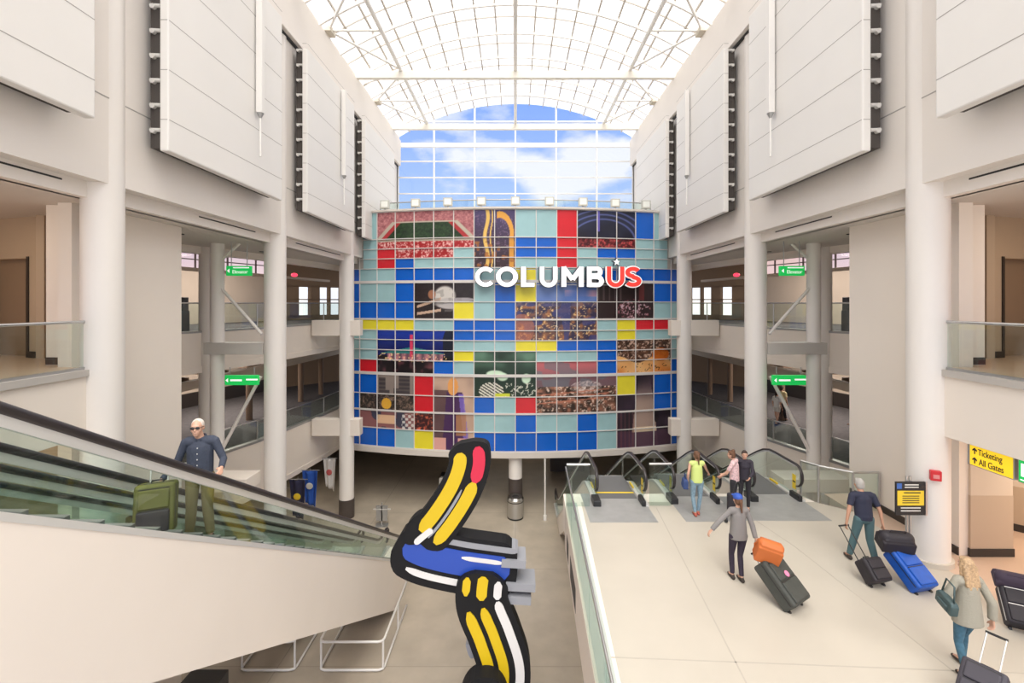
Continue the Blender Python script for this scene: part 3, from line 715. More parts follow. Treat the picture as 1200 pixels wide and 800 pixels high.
# ------------------------------------------------------------------ COLUMBUS lettering
def arc(cx, cy, r, a0, a1, n=20, ry=None): ry = ry or r; return [(cx+r*math.cos(math.radians(a0+(a1-a0)*i/n)), cy+ry*math.sin(math.radians(a0+(a1-a0)*i/n))) for i in range(n+1)]
SW = .215
def glyph(ch):
    k = SW/2
    if ch == 'C': return [arc(.52, .5, .5-k, 42, 318, 28)], .90
    if ch == 'O': return [arc(.52, .5, .5-k, 0, 360, 40)], 1.04
    if ch == 'L': return [[(k, 1), (k, 0)], [(0, k), (.58, k)]], .62
    if ch == 'U': return [[(k, 1), (k, .40)]+arc(.42, .40, .42-k, 180, 360, 18)+[(.84-k, 1)]], .84
    if ch == 'M': return [[(k, 0), (k, 1)], [(1.0-k, 0), (1.0-k, 1)], [(k*.9, .97), (.5, .36)], [(1-k*.9, .97), (.5, .36)]], 1.0
    if ch == 'B': return [[(k, 0), (k, 1)], [(.1, 1-k*.9), (.45, 1-k*.9)]+arc(.45, .745, .165, 90, -90, 12)+[(.1, .545)], [(.1, .49), (.48, .49)]+arc(.48, .29, .195, 90, -90, 12)+[(.1, k*.9)]], .78
    if ch == 'S': return [arc(.38, .715, .25, 28, 90, 6, .18)+arc(.38, .715, .26, 96, 262, 14, .18)+arc(.38, .285, .27, 82, -90, 14, .18)+arc(.36, .285, .28, -96, -150, 6, .18)], .74
def ribbon(path, w):
    n = len(path); lo = []; hi = []
    closed = math.hypot(path[0][0]-path[-1][0], path[0][1]-path[-1][1]) < 1e-6
    for i in range(n):
        a = path[i-1] if i > 0 else (path[-2] if closed else path[0]); c = path[i+1] if i < n-1 else (path[1] if closed else path[-1])
        dx, dy = c[0]-a[0], c[1]-a[1]; l = math.hypot(dx, dy) or 1; nx, ny = -dy/l, dx/l
        ww = w[i] if isinstance(w, (list, tuple)) else w
        lo.append((path[i][0]-nx*ww/2, path[i][1]-ny*ww/2)); hi.append((path[i][0]+nx*ww/2, path[i][1]+ny*ww/2))
    return lo, hi
LW = mat('letter_white', (.93, .93, .93), .35, emit=(1, 1, 1), estr=.28); LR = mat('letter_red', (.90, .06, .05), .35, emit=(1, .08, .06), estr=.2); LE = mat('letter_edge', (.05, .06, .10), .4)  # slight glow added so letters read evenly white and red despite shading
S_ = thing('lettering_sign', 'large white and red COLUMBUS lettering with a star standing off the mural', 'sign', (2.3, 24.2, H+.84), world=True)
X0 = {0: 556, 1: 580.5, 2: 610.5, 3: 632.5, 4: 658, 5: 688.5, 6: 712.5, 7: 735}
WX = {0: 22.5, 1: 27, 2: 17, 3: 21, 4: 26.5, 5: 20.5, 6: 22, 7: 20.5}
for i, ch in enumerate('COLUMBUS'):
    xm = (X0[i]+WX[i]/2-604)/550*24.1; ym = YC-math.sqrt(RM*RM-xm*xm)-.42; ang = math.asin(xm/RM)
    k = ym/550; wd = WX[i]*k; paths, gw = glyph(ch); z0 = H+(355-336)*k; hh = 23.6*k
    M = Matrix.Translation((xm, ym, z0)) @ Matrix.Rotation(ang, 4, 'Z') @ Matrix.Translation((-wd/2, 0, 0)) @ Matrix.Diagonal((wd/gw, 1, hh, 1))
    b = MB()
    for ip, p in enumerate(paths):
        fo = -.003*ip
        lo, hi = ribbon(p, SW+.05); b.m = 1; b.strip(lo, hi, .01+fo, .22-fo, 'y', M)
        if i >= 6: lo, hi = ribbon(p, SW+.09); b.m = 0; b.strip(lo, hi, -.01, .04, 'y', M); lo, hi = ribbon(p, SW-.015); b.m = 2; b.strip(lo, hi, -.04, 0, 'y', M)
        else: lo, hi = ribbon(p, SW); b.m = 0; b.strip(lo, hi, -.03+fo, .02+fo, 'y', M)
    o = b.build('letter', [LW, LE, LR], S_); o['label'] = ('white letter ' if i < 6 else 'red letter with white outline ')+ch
xm = (723.5-604)/550*24.4; ym = YC-math.sqrt(RM*RM-xm*xm)-.42; k = ym/550
def star(r): return [(r*(1 if i % 2 == 0 else .42)*math.sin(PI*i/5), r*(1 if i % 2 == 0 else .42)*math.cos(PI*i/5)) for i in range(10)]
b = MB(); M = Matrix.Translation((xm, ym, H+(355-307)*k)) @ Matrix.Rotation(math.asin(xm/RM), 4, 'Z')
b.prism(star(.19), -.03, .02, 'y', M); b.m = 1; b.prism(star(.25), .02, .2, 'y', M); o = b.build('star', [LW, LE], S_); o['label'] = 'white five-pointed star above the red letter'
b = MB()
for z in (H+.95, H+1.75):
    P = [(x, YC-math.sqrt(RM*RM-x*x)-.18) for x in np.linspace(-1.9, 6.5, 20)]; Q = [(x, y-.05) for x, y in P]; b.strip(Q, P, z-.02, z+.02, 'z')
for x in np.linspace(-1.7, 6.3, 9): y = YC-math.sqrt(RM*RM-x*x); b.box(x-.02, x+.02, y-.2, y+.03, H+.93, H+.97)
b.build('mounting_rail', GREYM, S_)

# ------------------------------------------------------------------ escalators
T30 = math.tan(math.radians(30))
def escalator(x0, x1, ya, yt, zt, zb, yend, label, hr=.93, near_newel=True, band=False, side_clad=None, step_off=.012, yellow=False, rr=.042):
    """runs down away from the camera; ya..yt level at the top, then 30 degrees, level again to yend"""
    yb = yt+(zt-zb)/T30; xm = (x0+x1)/2
    t = thing('escalator', label, 'escalator', (xm, yt, zt), world=True)
    def zl(y): return zt if y < yt else (zb if y > yb else zt-(y-yt)*T30)
    prof = [ya, yt-.5, yt-.2, yt+.15]+[yt+.5+(yb-yt-1)*i/6 for i in range(7)]+[yb-.15, yb+.2, yb+.5, yend]
    def sz(y):
        return sum(zl(y+d) for d in (-.35, -.2, 0, .2, .35))/5
    # truss with cladding
    lo = []; hi = []
    dp = side_clad or 1.0
    for y in prof: hi.append((y, sz(y)-.02)); lo.append((y, max(zb-.0 if side_clad else zb-.9, sz(y)-dp)))
    b = MB(); b.strip(lo, hi, x0-.02, x1+.02, 'x'); b.build('truss_cladding', WALL, t)
    # decks and skirts
    for xs, sg in ((x0, 1), (x1, -1)):
        b = MB(); b.strip([(y, sz(y)-.03) for y in prof], [(y, sz(y)+.05) for y in prof], xs-sg*.03, xs+sg*.14, 'x'); b.build('deck', ALU, t)
        yy = [y for y in prof]; r = .30
        a0 = ya+(r if near_newel else 0)
        # glass
        g0 = [(y, sz(y)+.05) for y in yy if a0 <= y <= yend-r]; g0 = [(a0, sz(a0)+.05)]+g0+[(yend-r, sz(yend-r)+.05)]
        g1 = [(y, z-.05+hr-.07) for y, z in g0]
        b = MB(); b.strip(g0, g1, xs+sg*.045, xs+sg*.06, 'x')
        if near_newel:
            fan = [(a0, sz(a0)+.05), (a0, sz(a0)+hr-.07)]+[(a0-(r)*math.sin(math.radians(q)), sz(a0)+hr-.07-(r+.02)*(1-math.cos(math.radians(q)))) for q in range(20, 171, 25)]
            b.prism(fan, xs+sg*.045, xs+sg*.06, 'x')
        b.build('glass_balustrade', GLASSG, t)
        # handrail
        path = [(xs+sg*.052, y, sz(y)+hr) for y in yy if a0 < y < yend-r]
        st = [(xs+sg*.052, a0, sz(a0)+hr)]
        if near_newel: st = [(xs+sg*.052, a0-r*math.sin(math.radians(q)), sz(a0)+hr-r*(1-math.cos(math.radians(q)))) for q in range(170, 0, -17)]+st
        en = [(xs+sg*.052, yend-r, sz(yend)+hr)]+[(xs+sg*.052, yend-r+r*math.sin(math.radians(q)), sz(yend)+hr-r*(1-math.cos(math.radians(q)))) for q in range(17, 171, 17)]
        b = MB(); b.tube(st+path+en, rr, 10, flat=.62 if rr < .05 else .9, axis=(1, 0, 0)); b.build('handrail', RUBBER, t)
        b = MB(); bd = .13 if band else .035
        pth = [(y, sz(y)+hr-.03) for x_, y, z_ in st[-1:]+path+en[:1]]; b.strip([(y, z-bd) for y, z in pth], pth, xs+sg*.03, xs+sg*.075, 'x'); b.build('handrail_profile', ALU, t)
        if near_newel:
            b = MB(); b.box(xs-.05, xs+.16*sg, ya-.02, ya+.45, zt-.02, zt+.16); b.build('newel_base', BLACK, t, bevel=.03)
    # steps
    n = int((yb-yt)/.4)+1; b = MB(); P = [(ya+.5, sz(ya)+step_off), (yt, zt+step_off)]
    y = yt
    for i in range(n+1):
        yy_ = yt+.4*i; z = zt+step_off-T30*.4*i
        if z < zb: break
        P += [(yy_+.38, z), (yy_+.4, z-T30*.4)]
    P.append((yend, zb+step_off)); P = [p for p in P]
    b.strip([(p[0], p[1]-.1) for p in P], P, x0+.16, x1-.16, 'x'); b.build('steps', STEP, t)
    b = MB()
    for i in range(n):
        b.box(x0+.16, x1-.16, yt+.4*i+.33, yt+.4*i+.385, zt+step_off-T30*.4*i, zt+step_off-T30*.4*i+.006)
    b.build('step_edges', GREYM, t)
    if yellow: MB().box(x0+.16, x1-.16, ya+.86, ya+.93, zt+.012, zt+.02).build('comb_line', YELM, t)
    if near_newel:
        for xs, sg in ((x0, 1), (x1, -1)):
            b = MB(); b.box(xs+sg*.063, xs+sg*.066, ya+.28, ya+.45, zt+.22, zt+.62); b.m = 1; b.box(xs+sg*.0665, xs+sg*.067, ya+.30, ya+.43, zt+.40, zt+.44); b.build('safety_notice', [YELM, BLACK], t)
            b = MB(); b.strip([(ya+1.1, zt+.055), (ya+1.5, zt+.05)], [(ya+1.1, zt+.10), (ya+1.5, zt+.10)], xs+sg*.10, xs+sg*.14, 'x'); b.build('yellow_mark', YELM, t)
    return t
zt = MZ
for x0, x1, dy, lab in ((2.12, 3.52, 0, 'leftmost of the three escalators going down from the walkway end'), (4.22, 5.55, .15, 'middle of the three escalators at the walkway end, behind the green top'), (6.45, 7.85, .3, 'rightmost of the three escalators at the walkway end')):
    escalator(x0, x1, 12.45+dy, 14.3+dy, zt, .06, 25.6+dy, lab, yellow=(x0 < 3))
    o = MB().box(x0-.28 if x0 < 3 else x0, x1, 11.55+dy*.3, 13.29, MZ, MZ+.008).build('floor_plate', mat('ribbed_plate', (.40, .40, .40), .42, metal=.35, noise=.06, nscale=4))
    tag(o, {2.12: 'grey metal floor plate before the leftmost walkway escalator', 4.22: 'grey metal floor plate before the middle walkway escalator', 6.45: 'grey metal floor plate before the rightmost walkway escalator'}[x0], 'floor plate')
o = MB().box(5.55, 6.45, 11.65, 13.1, MZ, MZ+.007).build('floor_plate', MATS['ribbed_plate']); tag(o, 'narrow grey metal floor plate between the middle and right escalators', 'floor plate')
yt = (.47+1.33)/T30
escalator(-5.75, -4.3, 1.0, yt, H-1.33, .10, 21.0, 'near escalator descending on the left with white side, carrying a man', near_newel=False, band=True, side_clad=1.75, step_off=-.10, rr=.058)
escalator(-8.15, -6.75, 1.0, yt, H-1.33, .10, 21.0, 'farther escalator on the left, behind the one with the man', near_newel=False, band=True, side_clad=1.75, step_off=-.10, rr=.058)

def glass_rail(name_label, pts, zb, zt_, post=True, gm=None, tr=.03, kerb=None, postcol=None):
    t = thing('glass_railing', name_label, 'railing', (*pts[0], zb), world=True)
    for a, c in zip(pts[:-1], pts[1:]):
        Ln = math.hypot(c[0]-a[0], c[1]-a[1]); n = max(1, int(round(Ln/1.6)))
        for i in range(n):
            p = [a[0]+(c[0]-a[0])*(i+.01)/n, a[1]+(c[1]-a[1])*(i+.01)/n]; q = [a[0]+(c[0]-a[0])*(i+.99)/n, a[1]+(c[1]-a[1])*(i+.99)/n]
            b = MB(); b.bar((*p, (zb+zt_)/2), (*q, (zb+zt_)/2), .014, zt_-zb-.02); b.build('glass_panel', gm or GLASS, t)
    b = MB()
    for a, c in zip(pts[:-1], pts[1:]): b.cyl((*a, zt_), (*c, zt_), tr, n=12)
    b.build('handrail', CHROME, t)
    if post:
        for p in pts: MB().cyl((*p, zb), (*p, zt_), .028, n=12).build('post', CHROME, t)
    if kerb:
        b = MB()
        for a, c in zip(pts[:-1], pts[1:]): b.bar((*a, zb+kerb/2), (*c, zb+kerb/2), .06, kerb)
        b.build('kerb', GREYM, t)
    return t
glass_rail('long greenish glass railing along the left edge of the walkway', [(ex(2.5)-.02, 2.5), (ex(12.4)-.02, 12.4)], MZ-.15, MZ+1.07, post=False, gm=GLASSG, tr=.02)
# walkway edge channel and side fascia
b = MB(); b.prism([(ex(2)+.02, 2), (ex(2)+.26, 2), (ex(12.7)+.30, 12.7), (ex(12.7)+.02, 12.7)], MZ-.01, MZ+.003); struct(b.build('trim_5', mat('edge_channel', (.50, .53, .50), .35)))
b = MB(); b.prism([(ex(2)-.03, 2), (ex(2)+.02, 2), (ex(12.6)+.02, 12.6), (ex(12.6)-.03, 12.6)], MZ-1.15, MZ-.02)
b.m = 1
for ya_, yb_ in ((9.6, 10.9), (11.4, 11.9)):
    b.prism([(ex(ya_)-.034, ya_), (ex(ya_)-.03, ya_), (ex(yb_)-.03, yb_), (ex(yb_)-.034, yb_)], MZ-.95, MZ-.45)  # flat dark patches painted in place of open, shaded holes
struct(b.build('trim_6', [mat('fascia_pink', (.68, .60, .54), .5), GAP]))
glass_rail('clear glass screen left of the leftmost walkway escalator', [(1.36, 12.45), (1.98, 12.45)], MZ, MZ+1.12, post=False, gm=GLASSG)
glass_rail('clear glass screen between leftmost and middle walkway escalators', [(3.56, 12.5), (4.16, 12.5)], MZ, MZ+1.12, post=False, gm=GLASSG)
glass_rail('angled glass railing right of the walkway escalators, beside the shaft wall', [(7.97, 13.1), (8.2, 12.7), (8.78, 12.2), (9.45, 12.2)], MZ, MZ+1.0)
for s in (-1, 1):
    glass_rail(f'glass railing of the upper floor beside the {SIDE[s]} near column', [(s*8.78, 2.5), (s*8.78, 9.55)], L3+.0, H-.38, post=False, kerb=.05)
    glass_rail(f'glass railing in the upper opening of the {SIDE[s]} gallery', [(s*(x+.12), y) for x, y in POLY], H-1.1, H+.0, gm=GLASS)
    glass_rail(f'glass railing in the lower opening of the {SIDE[s]} gallery', [(s*(x+.12), y) for x, y in POLY], H-6.0, H-5.1, gm=GLASS)
# ------------------------------------------------------------------ signs
def text_mesh(body, size, m, parent, M, name='lettering', bold=.0, squeeze=1.0):
    cu = bpy.data.curves.new('t', 'FONT'); cu.body = body; cu.size = size; cu.offset = bold; cu.extrude = .002
    cu.align_x = 'LEFT'; cu.align_y = 'CENTER'
    o = bpy.data.objects.new('t', cu); C.objects.link(o); dg = bpy.context.evaluated_depsgraph_get()
    me = bpy.data.meshes.new_from_object(o.evaluated_get(dg)); bpy.data.objects.remove(o)
    me.transform(Matrix.Diagonal((squeeze, 1, 1, 1))); me.transform(M); me.materials.clear(); me.materials.append(m)
    r = bpy.data.objects.new(name, me); C.objects.link(r); r.parent = parent
    if parent.get('_world'): r.matrix_parent_inverse = Matrix.Translation(parent.location).inverted()
    return r
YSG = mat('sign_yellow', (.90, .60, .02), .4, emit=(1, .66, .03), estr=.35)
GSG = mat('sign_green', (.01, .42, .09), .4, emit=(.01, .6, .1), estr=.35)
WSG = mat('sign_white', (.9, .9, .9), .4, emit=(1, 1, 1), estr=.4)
# yellow ticketing sign hanging under the slab, facing the hall (-x side), text runs towards the camera
def face_minus_x(y, z, x): # local (u,v) -> u runs to -y, v up, on plane x, facing -x
    return Matrix.Translation((x, y, z)) @ Matrix(((0, 0, -1, 0), (-1, 0, 0, 0), (0, 1, 0, 0), (0, 0, 0, 1)))
t = thing('overhead_sign', 'yellow hanging sign reading Ticketing All Gates under the upper floor slab', 'sign', (8.8, 8.6, H-3.12), world=True)
MB().box(8.78, 8.92, 8.26, 9.12, H-3.12, H-2.71).build('cabinet', GREYM, t, bevel=.008)
MB().box(8.772, 8.78, 8.28, 9.06, H-3.10, H-2.73).build('face', YSG, t)
text_mesh('Ticketing', .168, BLACK, t, face_minus_x(8.90, H-2.83, 8.768), bold=.001, squeeze=.72)
text_mesh('All Gates', .168, BLACK, t, face_minus_x(8.88, H-3.01, 8.768), bold=.001, squeeze=.72)
b = MB()
for z in (H-2.83, H-3.01):
    M = face_minus_x(8.96, z, 8.768); b.prism([(-.012, -.05), (.012, -.05), (.012, .02), (.045, .0), (.045, .03), (0, .07), (-.045, .03), (-.045, 0), (-.012, .02)], 0, .003, 'z', M)
b.build('arrow', BLACK, t)
b = MB(); b.box(8.83, 8.87, 8.3, 8.34, H-2.72, H-2.6); b.box(8.83, 8.87, 8.95, 8.99, H-2.72, H-2.6); b.build('hanger', GREYM, t)
t = thing('overhead_sign', 'green hanging parking sign with a white P at the right frame edge', 'sign', (8.8, 7.7, H-3.12), world=True)
MB().box(8.78, 8.92, 6.9, 8.2, H-3.12, H-2.71).build('cabinet', GREYM, t, bevel=.008)
MB().box(8.772, 8.78, 6.92, 8.18, H-3.10, H-2.73).build('face', GSG, t)
text_mesh('P', .30, WSG, t, face_minus_x(8.15, H-2.90, 8.768), bold=.01)
b = MB(); b.prism([(0, 0), (.5, 0), (.5, .02), (0, .02)], 0, .003, 'z', face_minus_x(8.15, H-3.07, 8.768)); b.build('underline', WSG, t)
b = MB(); b.box(8.83, 8.87, 7.3, 7.34, H-2.72, H-2.6); b.build('hanger', GREYM, t)
# green hanging signs in the side galleries
for s in (-1, 1):
    for z, x0, x1, wd in ((H+1.12, 9.2, 10.05, 'upper'), (H-2.68, 8.95, 10.1, 'lower')):
        t = thing('direction_sign', f'{wd} green lit direction sign hanging by the {SIDE[s]} braced column', 'sign', (s*(x0+x1)/2, 16.4, z-.17), world=True)
        MB().box(s*x0, s*x1, 16.3, 16.42, z-.17, z+.17).build('cabinet', GSG, t, bevel=.01)
        xl = min(s*x0, s*x1)
        M = Matrix.Translation((xl+.22, 16.29, z-.04)) @ Matrix.Rotation(PI/2, 4, 'X')
        if wd == 'upper': text_mesh('Elevator', .17, WSG, t, M, squeeze=.95)
        b = MB()
        if wd == 'lower':
            b.box(xl+.2, xl+.6, 16.292, 16.298, z-.03, z+.03); b.box(xl+.75, xl+1.15, 16.292, 16.298, z-.0, z+.05)
        else: b.box(xl+.25, xl+.8, 16.292, 16.298, z+.09, z+.125)
        b.prism([(xl+.04, z), (xl+.12, z+.07), (xl+.12, z-.07)], 16.29, 16.298, 'y'); b.build('lettering', WSG, t)
        b = MB()
        for x in (x0+.15, x1-.15): b.cyl((s*x, 16.36, z+.16), (s*x, 16.36, H+2.15 if wd == 'upper' else z+.45), .015, n=8)
        b.build('hanger', GREYM, t)
    o = MB().ball((s*11.4, 24.2, H+1.45), (.16, .16, .1)).build('red_lamp', mat('red_glow', (.7, .02, .05), .4, emit=(1, .05, .1), estr=1.2)); tag(o, f'small red lamp under the {SIDE[s]} upper gallery ceiling', 'lamp')
# free-standing information sign
t = thing('standing_sign', 'grey post sign with black and yellow information board beside the right column', 'sign', (8.05, 9.62, MZ))
MB().cyl((0, 0, 0), (0, 0, .03), .26, n=32).build('base', GREYM, t)
b = MB(); b.cyl((-.035, 0, 0), (-.035, 0, 1.86), .022, n=12); b.cyl((.035, 0, 0), (.035, 0, 1.86), .022, n=12); b.build('post', CHROME, t)
b = MB(); b.box(-.30, .30, -.06, -.03, 1.08, 1.76); b.build('board', BLACK, t)
b = MB(); b.box(-.27, .27, -.064, -.06, 1.28, 1.58); b.build('yellow_field', YELM, t)
b = MB(); b.box(-.28, -.18, -.064, -.06, 1.62, 1.73); b.build('blue_field', mat('sign_blue', (.05, .15, .5), .4), t)
b = MB()
for z in (1.69, 1.64): b.box(-.12, .16, -.066, -.06, z, z+.022)
for z in (1.22, 1.16): b.box(-.2, .2, -.066, -.06, z, z+.022)
b.m = 1; b.box(-.14, .2, -.068, -.06, 1.53, 1.55)
for k in range(4): b.box(-.17, .17, -.068, -.06, 1.33+k*.045, 1.345+k*.045)
b.ball((.22, -.062, 1.67), (.04, .006, .04)); b.build('lettering', [mat('notice_white', (.75, .75, .72), .5), BLACK], t)
b = MB(); b.box(.30, .335, -.07, -.02, 1.08, 1.76); b.build('board_edge', CHROME, t)
t = thing('alarm_box', 'small red alarm box on the right near column', 'alarm box', (8.53, 9.53, H-3.5), rotz=math.radians(-25))
MB().box(-.09, .09, -.05, .05, -.10, .10).build('housing', mat('alarm_red', (.62, .02, .03), .4), t, bevel=.012)
MB().box(-.05, .05, -.055, -.05, -.05, .03).build('lens', mat('alarm_lens', (.7, .25, .25), .3), t)

# ------------------------------------------------------------------ lower hall objects
t = thing('litter_bin', 'round stainless steel bin in front of the column below the mural', 'bin', (0, 24.1, 0))
b = MB(); b.cyl((0, 0, .06), (0, 0, .98), .40, n=40); b.build('body', CHROME, t)
b = MB(); b.cyl((0, 0, .98), (0, 0, 1.08), .42, .36, n=40); b.build('lid', CHROME, t)
b = MB(); b.cyl((0, 0, 1.081), (0, 0, 1.085), .17, n=24); b.build('opening', BLACK, t)
b = MB(); b.cyl((0, 0, 0), (0, 0, .07), .41, n=40); b.build('base_ring', BLACK, t); MB().cyl((0, 0, .84), (0, 0, .88), .405, n=40).build('dark_band', BLACK, t)
t = thing('floor_pole', 'thin white pole rising from the lower hall floor right of the bin', 'pole', (1.5, 23.8, 0))
MB().cyl((0, 0, 0), (0, 0, H-7.9), .04, n=12).build('shaft', STEELW, t); MB().cyl((0, 0, 0), (0, 0, .25), .09, n=16).build('base', STEELW, t)
t = thing('floor_stand', 'small grey display stand on the lower floor near the left column', 'stand', (-6.6, 23.2, 0))
b = MB(); b.box(-.28, .28, -.03, .03, .25, 1.0); b.build('board', GREYM, t); b = MB(); b.box(-.3, .3, -.2, .2, 0, .04); b.box(-.03, .03, -.03, .03, 0, 1.15); b.build('stand', GREYM, t)
b = MB(); b.box(-.42, .42, -.035, .035, .80, .84); b.build('crossbar', ALU, t)
for x0, x1, lab in ((-5.85, -3.95, 'white tube guard rail under the near left escalator'), (-8.22, -6.6, 'white tube guard rail under the farther left escalator')):
    t = thing('guard_rail', lab, 'guard rail', (x0, 14, 0), world=True)
    for z, nm in ((.9, 'top_rail'), (.06, 'bottom_rail')):
        b = MB(); b.tube([(x0, 17, z), (x0, 14.15, z), (x0+.04, 14.04, z), (x0+.15, 14, z), (x1-.15, 14, z), (x1-.04, 14.04, z), (x1, 14.15, z), (x1, 17, z)], .035, 10); b.build(nm, STEELW, t)
    for x, y in ((x0+.02, 14.08), (x1-.02, 14.08), (x0, 15.8), (x1, 15.8)): MB().cyl((x, y, .03), (x, y, .9), .033, n=10).build('post', STEELW, t)
t = thing('black_kiosk', 'tall black cabinet on the lower floor under the left escalator side', 'kiosk', (-7.5, 11.2, 0))
MB().box(-.45, .45, -.35, .35, 0, 2.0).build('cabinet', BLACK, t, bevel=.02); MB().box(-.38, .38, -.36, -.35, .9, 1.8).build('screen', mat('dark_screen', (.03, .03, .05), .15), t)
t = thing('bench', 'dark bench in the shade below the mural, left of its column', 'bench', (-3.7, 29, 0))
MB().box(-.9, .9, -.3, .3, .40, .48).build('seat', BLACK, t, bevel=.02)
for x in (-.8, .8): MB().box(x-.04, x+.04, -.27, .27, 0, .4).build('leg', CHROME, t)
t = thing('carousel_desk', 'grey counter in the shade below the mural, right of the white pole', 'counter', (3.4, 31, 0))
MB().box(-1.2, 1.2, -.4, .4, .9, 1.0).build('worktop', mat('desk_grey', (.45, .44, .42), .5), t); MB().box(-1.1, 1.1, -.32, .32, 0, .9).build('body', mat('desk_dark', (.10, .09, .09), .5), t)
t = thing('low_sign', 'small white notice board standing on the lower floor behind the sculpture', 'sign', (-3.95, 26.5, 0))
MB().box(-.35, .35, -.02, .02, .75, 1.15).build('board', ALU, t); MB().cyl((0, 0, 0), (0, 0, .8), .03).build('post', GREYM, t); MB().cyl((0, 0, 0), (0, 0, .03), .2).build('base', GREYM, t)
# flags
def flag(x, y, w, h, m, emb, lab):
    t = thing('flag', lab, 'flag', (x, y, H-8.12)); n = 14
    V = []; F = []
    for j in range(11):
        for i in range(n+1):
            u = i/n; v = j/10; V.append((-w/2+w*u*(1-.35*v)+.18*v*w, .10*math.sin(u*11)*(1-.3*v)+.04*v, -.12-h*v-(.22*u*v)))
    F = [(j*(n+1)+i, j*(n+1)+i+1, (j+1)*(n+1)+i+1, (j+1)*(n+1)+i) for j in range(10) for i in range(n)]
    b = MB(); b.smooth = True; b.add(V, F); o = b.build('cloth', m, t); md = o.modifiers.new('solid', 'SOLIDIFY'); md.thickness = .012
    b = MB(); b.smooth = True; b.ball((0, -.09, -.45-h*.25), (.13*w/.6, .02, .16)); b.build('emblem', emb, t)
    b = MB(); b.cyl((-w/2-.05, 0, -.1), (w/2+.05, 0, -.1), .02, n=8); b.cyl((0, 0, -.1), (0, 0, .02), .012, n=8); b.build('rod', GREYM, t)
flag(-10.45, 20.9, .6, 1.5, mat('flag_red', (.55, .05, .06), .8), ALU, 'red flag hanging behind the left escalator, leftmost of four')
flag(-10.15, 21.9, .80, 1.7, mat('flag_dark', (.03, .03, .07), .8), YELM, 'dark navy flag hanging left of the blue flag')
flag(-10.1, 23.1, .80, 1.6, mat('flag_blue', (.02, .09, .42), .8), ALU, 'blue flag hanging between the dark and the white flags')
flag(-9.85, 24.9, .70, 1.5, mat('flag_white', (.72, .70, .68), .8), mat('emblem_red', (.55, .1, .1), .8), 'white flag hanging right of the blue flag beside the column')

# ------------------------------------------------------------------ painted ribbon sculpture
YS = 12.0; KS = YS/550
def P2(x, y): return ((x-604)*KS, H+(355-y)*KS)
BLK = mat('sculpture_black', (.012, .012, .014), .6, spec=.2); YEL = mat('sculpture_yellow', (.66, .46, .008), .45); RED = mat('sculpture_red', (.62, .015, .06), .35)
BLU = mat('sculpture_blue', (.02, .07, .42), .35); WHT = mat('sculpture_white', (.72, .71, .72), .35); GRY = mat('sculpture_grey', (.30, .31, .35), .4)
scu = thing('ribbon_sculpture', 'tall painted metal sculpture of stacked yellow, blue and white striped ribbons', 'sculpture', (*[P2(580, 0)[0]], YS, 0), world=True)
def smooth_path(pts, n=8):
    out = []
    for i in range(len(pts)-1):
        p0 = pts[max(i-1, 0)]; p1 = pts[i]; p2 = pts[i+1]; p3 = pts[min(i+2, len(pts)-1)]
        for j in range(n):
            t = j/n; out.append(tuple(.5*((2*p1[k])+(-p0[k]+p2[k])*t+(2*p0[k]-5*p1[k]+4*p2[k]-p3[k])*t*t+(-p0[k]+3*p1[k]-3*p2[k]+p3[k])*t**3) for k in range(2)))
    out.append(tuple(pts[-1])); return out
def sribbon(px, width, name, m, dep, off=0, t0=0, t1=1, taper=.25, dy=0):
    P = smooth_path([P2(*p) for p in px]); n = len(P); i0 = int(t0*(n-1)); i1 = int(t1*(n-1))
    lo, hi = ribbon(P, 1.0); Q = []
    for i in range(i0, i1+1):
        nx = hi[i][0]-lo[i][0]; ny = hi[i][1]-lo[i][1]; Q.append((P[i][0]+nx*off*KS, P[i][1]+ny*off*KS))
    k = len(Q); ww = []
    for i in range(k):
        f = min(1, min(i, k-1-i)/max(1, taper*8)); ww.append(width*KS*(.35+.65*math.sin(f*PI/2)))
    lo, hi = ribbon(Q, ww); b = MB(); b.strip(lo, hi, YS+dy-dep/2, YS+dy+dep/2, 'y'); return b.build(name, m, scu)
top = [(495, 634), (520, 604), (541, 570), (551, 540), (548, 516)]
sribbon(top, 48, 'upper_ribbon', BLK, .34, taper=.5)
sribbon(top, 15, 'yellow_stripe', YEL, .40, off=11, t0=.12, t1=.90); sribbon(top, 14, 'yellow_stripe', YEL, .40, off=-11, t0=.10, t1=.62)
sribbon(top, 14, 'red_stripe', RED, .40, off=-11, t0=.60, t1=.93); sribbon(top, 3, 'grey_stripe', GRY, .40, off=-1, t0=.1, t1=.5)
mid = [(466, 632), (495, 648), (535, 658), (575, 664), (606, 668)]
sribbon(mid, 66, 'middle_ribbon', BLK, .5, taper=.7, dy=.12)
sribbon(mid, 28, 'blue_stripe', BLU, .56, off=3, t0=.12, t1=.93, dy=.12); sribbon(mid, 7, 'white_stripe', WHT, .56, off=-20, t0=.2, t1=.8, dy=.12); sribbon(mid, 6, 'grey_stripe', GRY, .56, off=25, t0=.3, t1=.97, dy=.12); sribbon(mid, 5, 'white_stripe', WHT, .58, off=10, t0=.55, t1=.85, dy=.12)
for px in ([(588, 655), (616, 657)], [(590, 682), (627, 684)], [(588, 697), (622, 699)]):
    b = MB(); lo, hi = ribbon([P2(*px[0]), P2(*px[1])], 9*KS); b.strip(lo, hi, YS-.2, YS+.5, 'y'); b.build('end_fin', GRY, scu)
sribbon([(484, 634), (484, 618), (496, 606), (508, 612)], 15, 'loop', BLK, .36, taper=.3)
sribbon([(488, 632), (500, 622), (508, 616)], 7, 'white_stripe', WHT, .42, taper=.3)
low = [(568, 664), (566, 698), (580, 735), (591, 772), (588, 808), (580, 850)]
sribbon(low, 60, 'lower_ribbon', BLK, .36, taper=.6, dy=-.15)
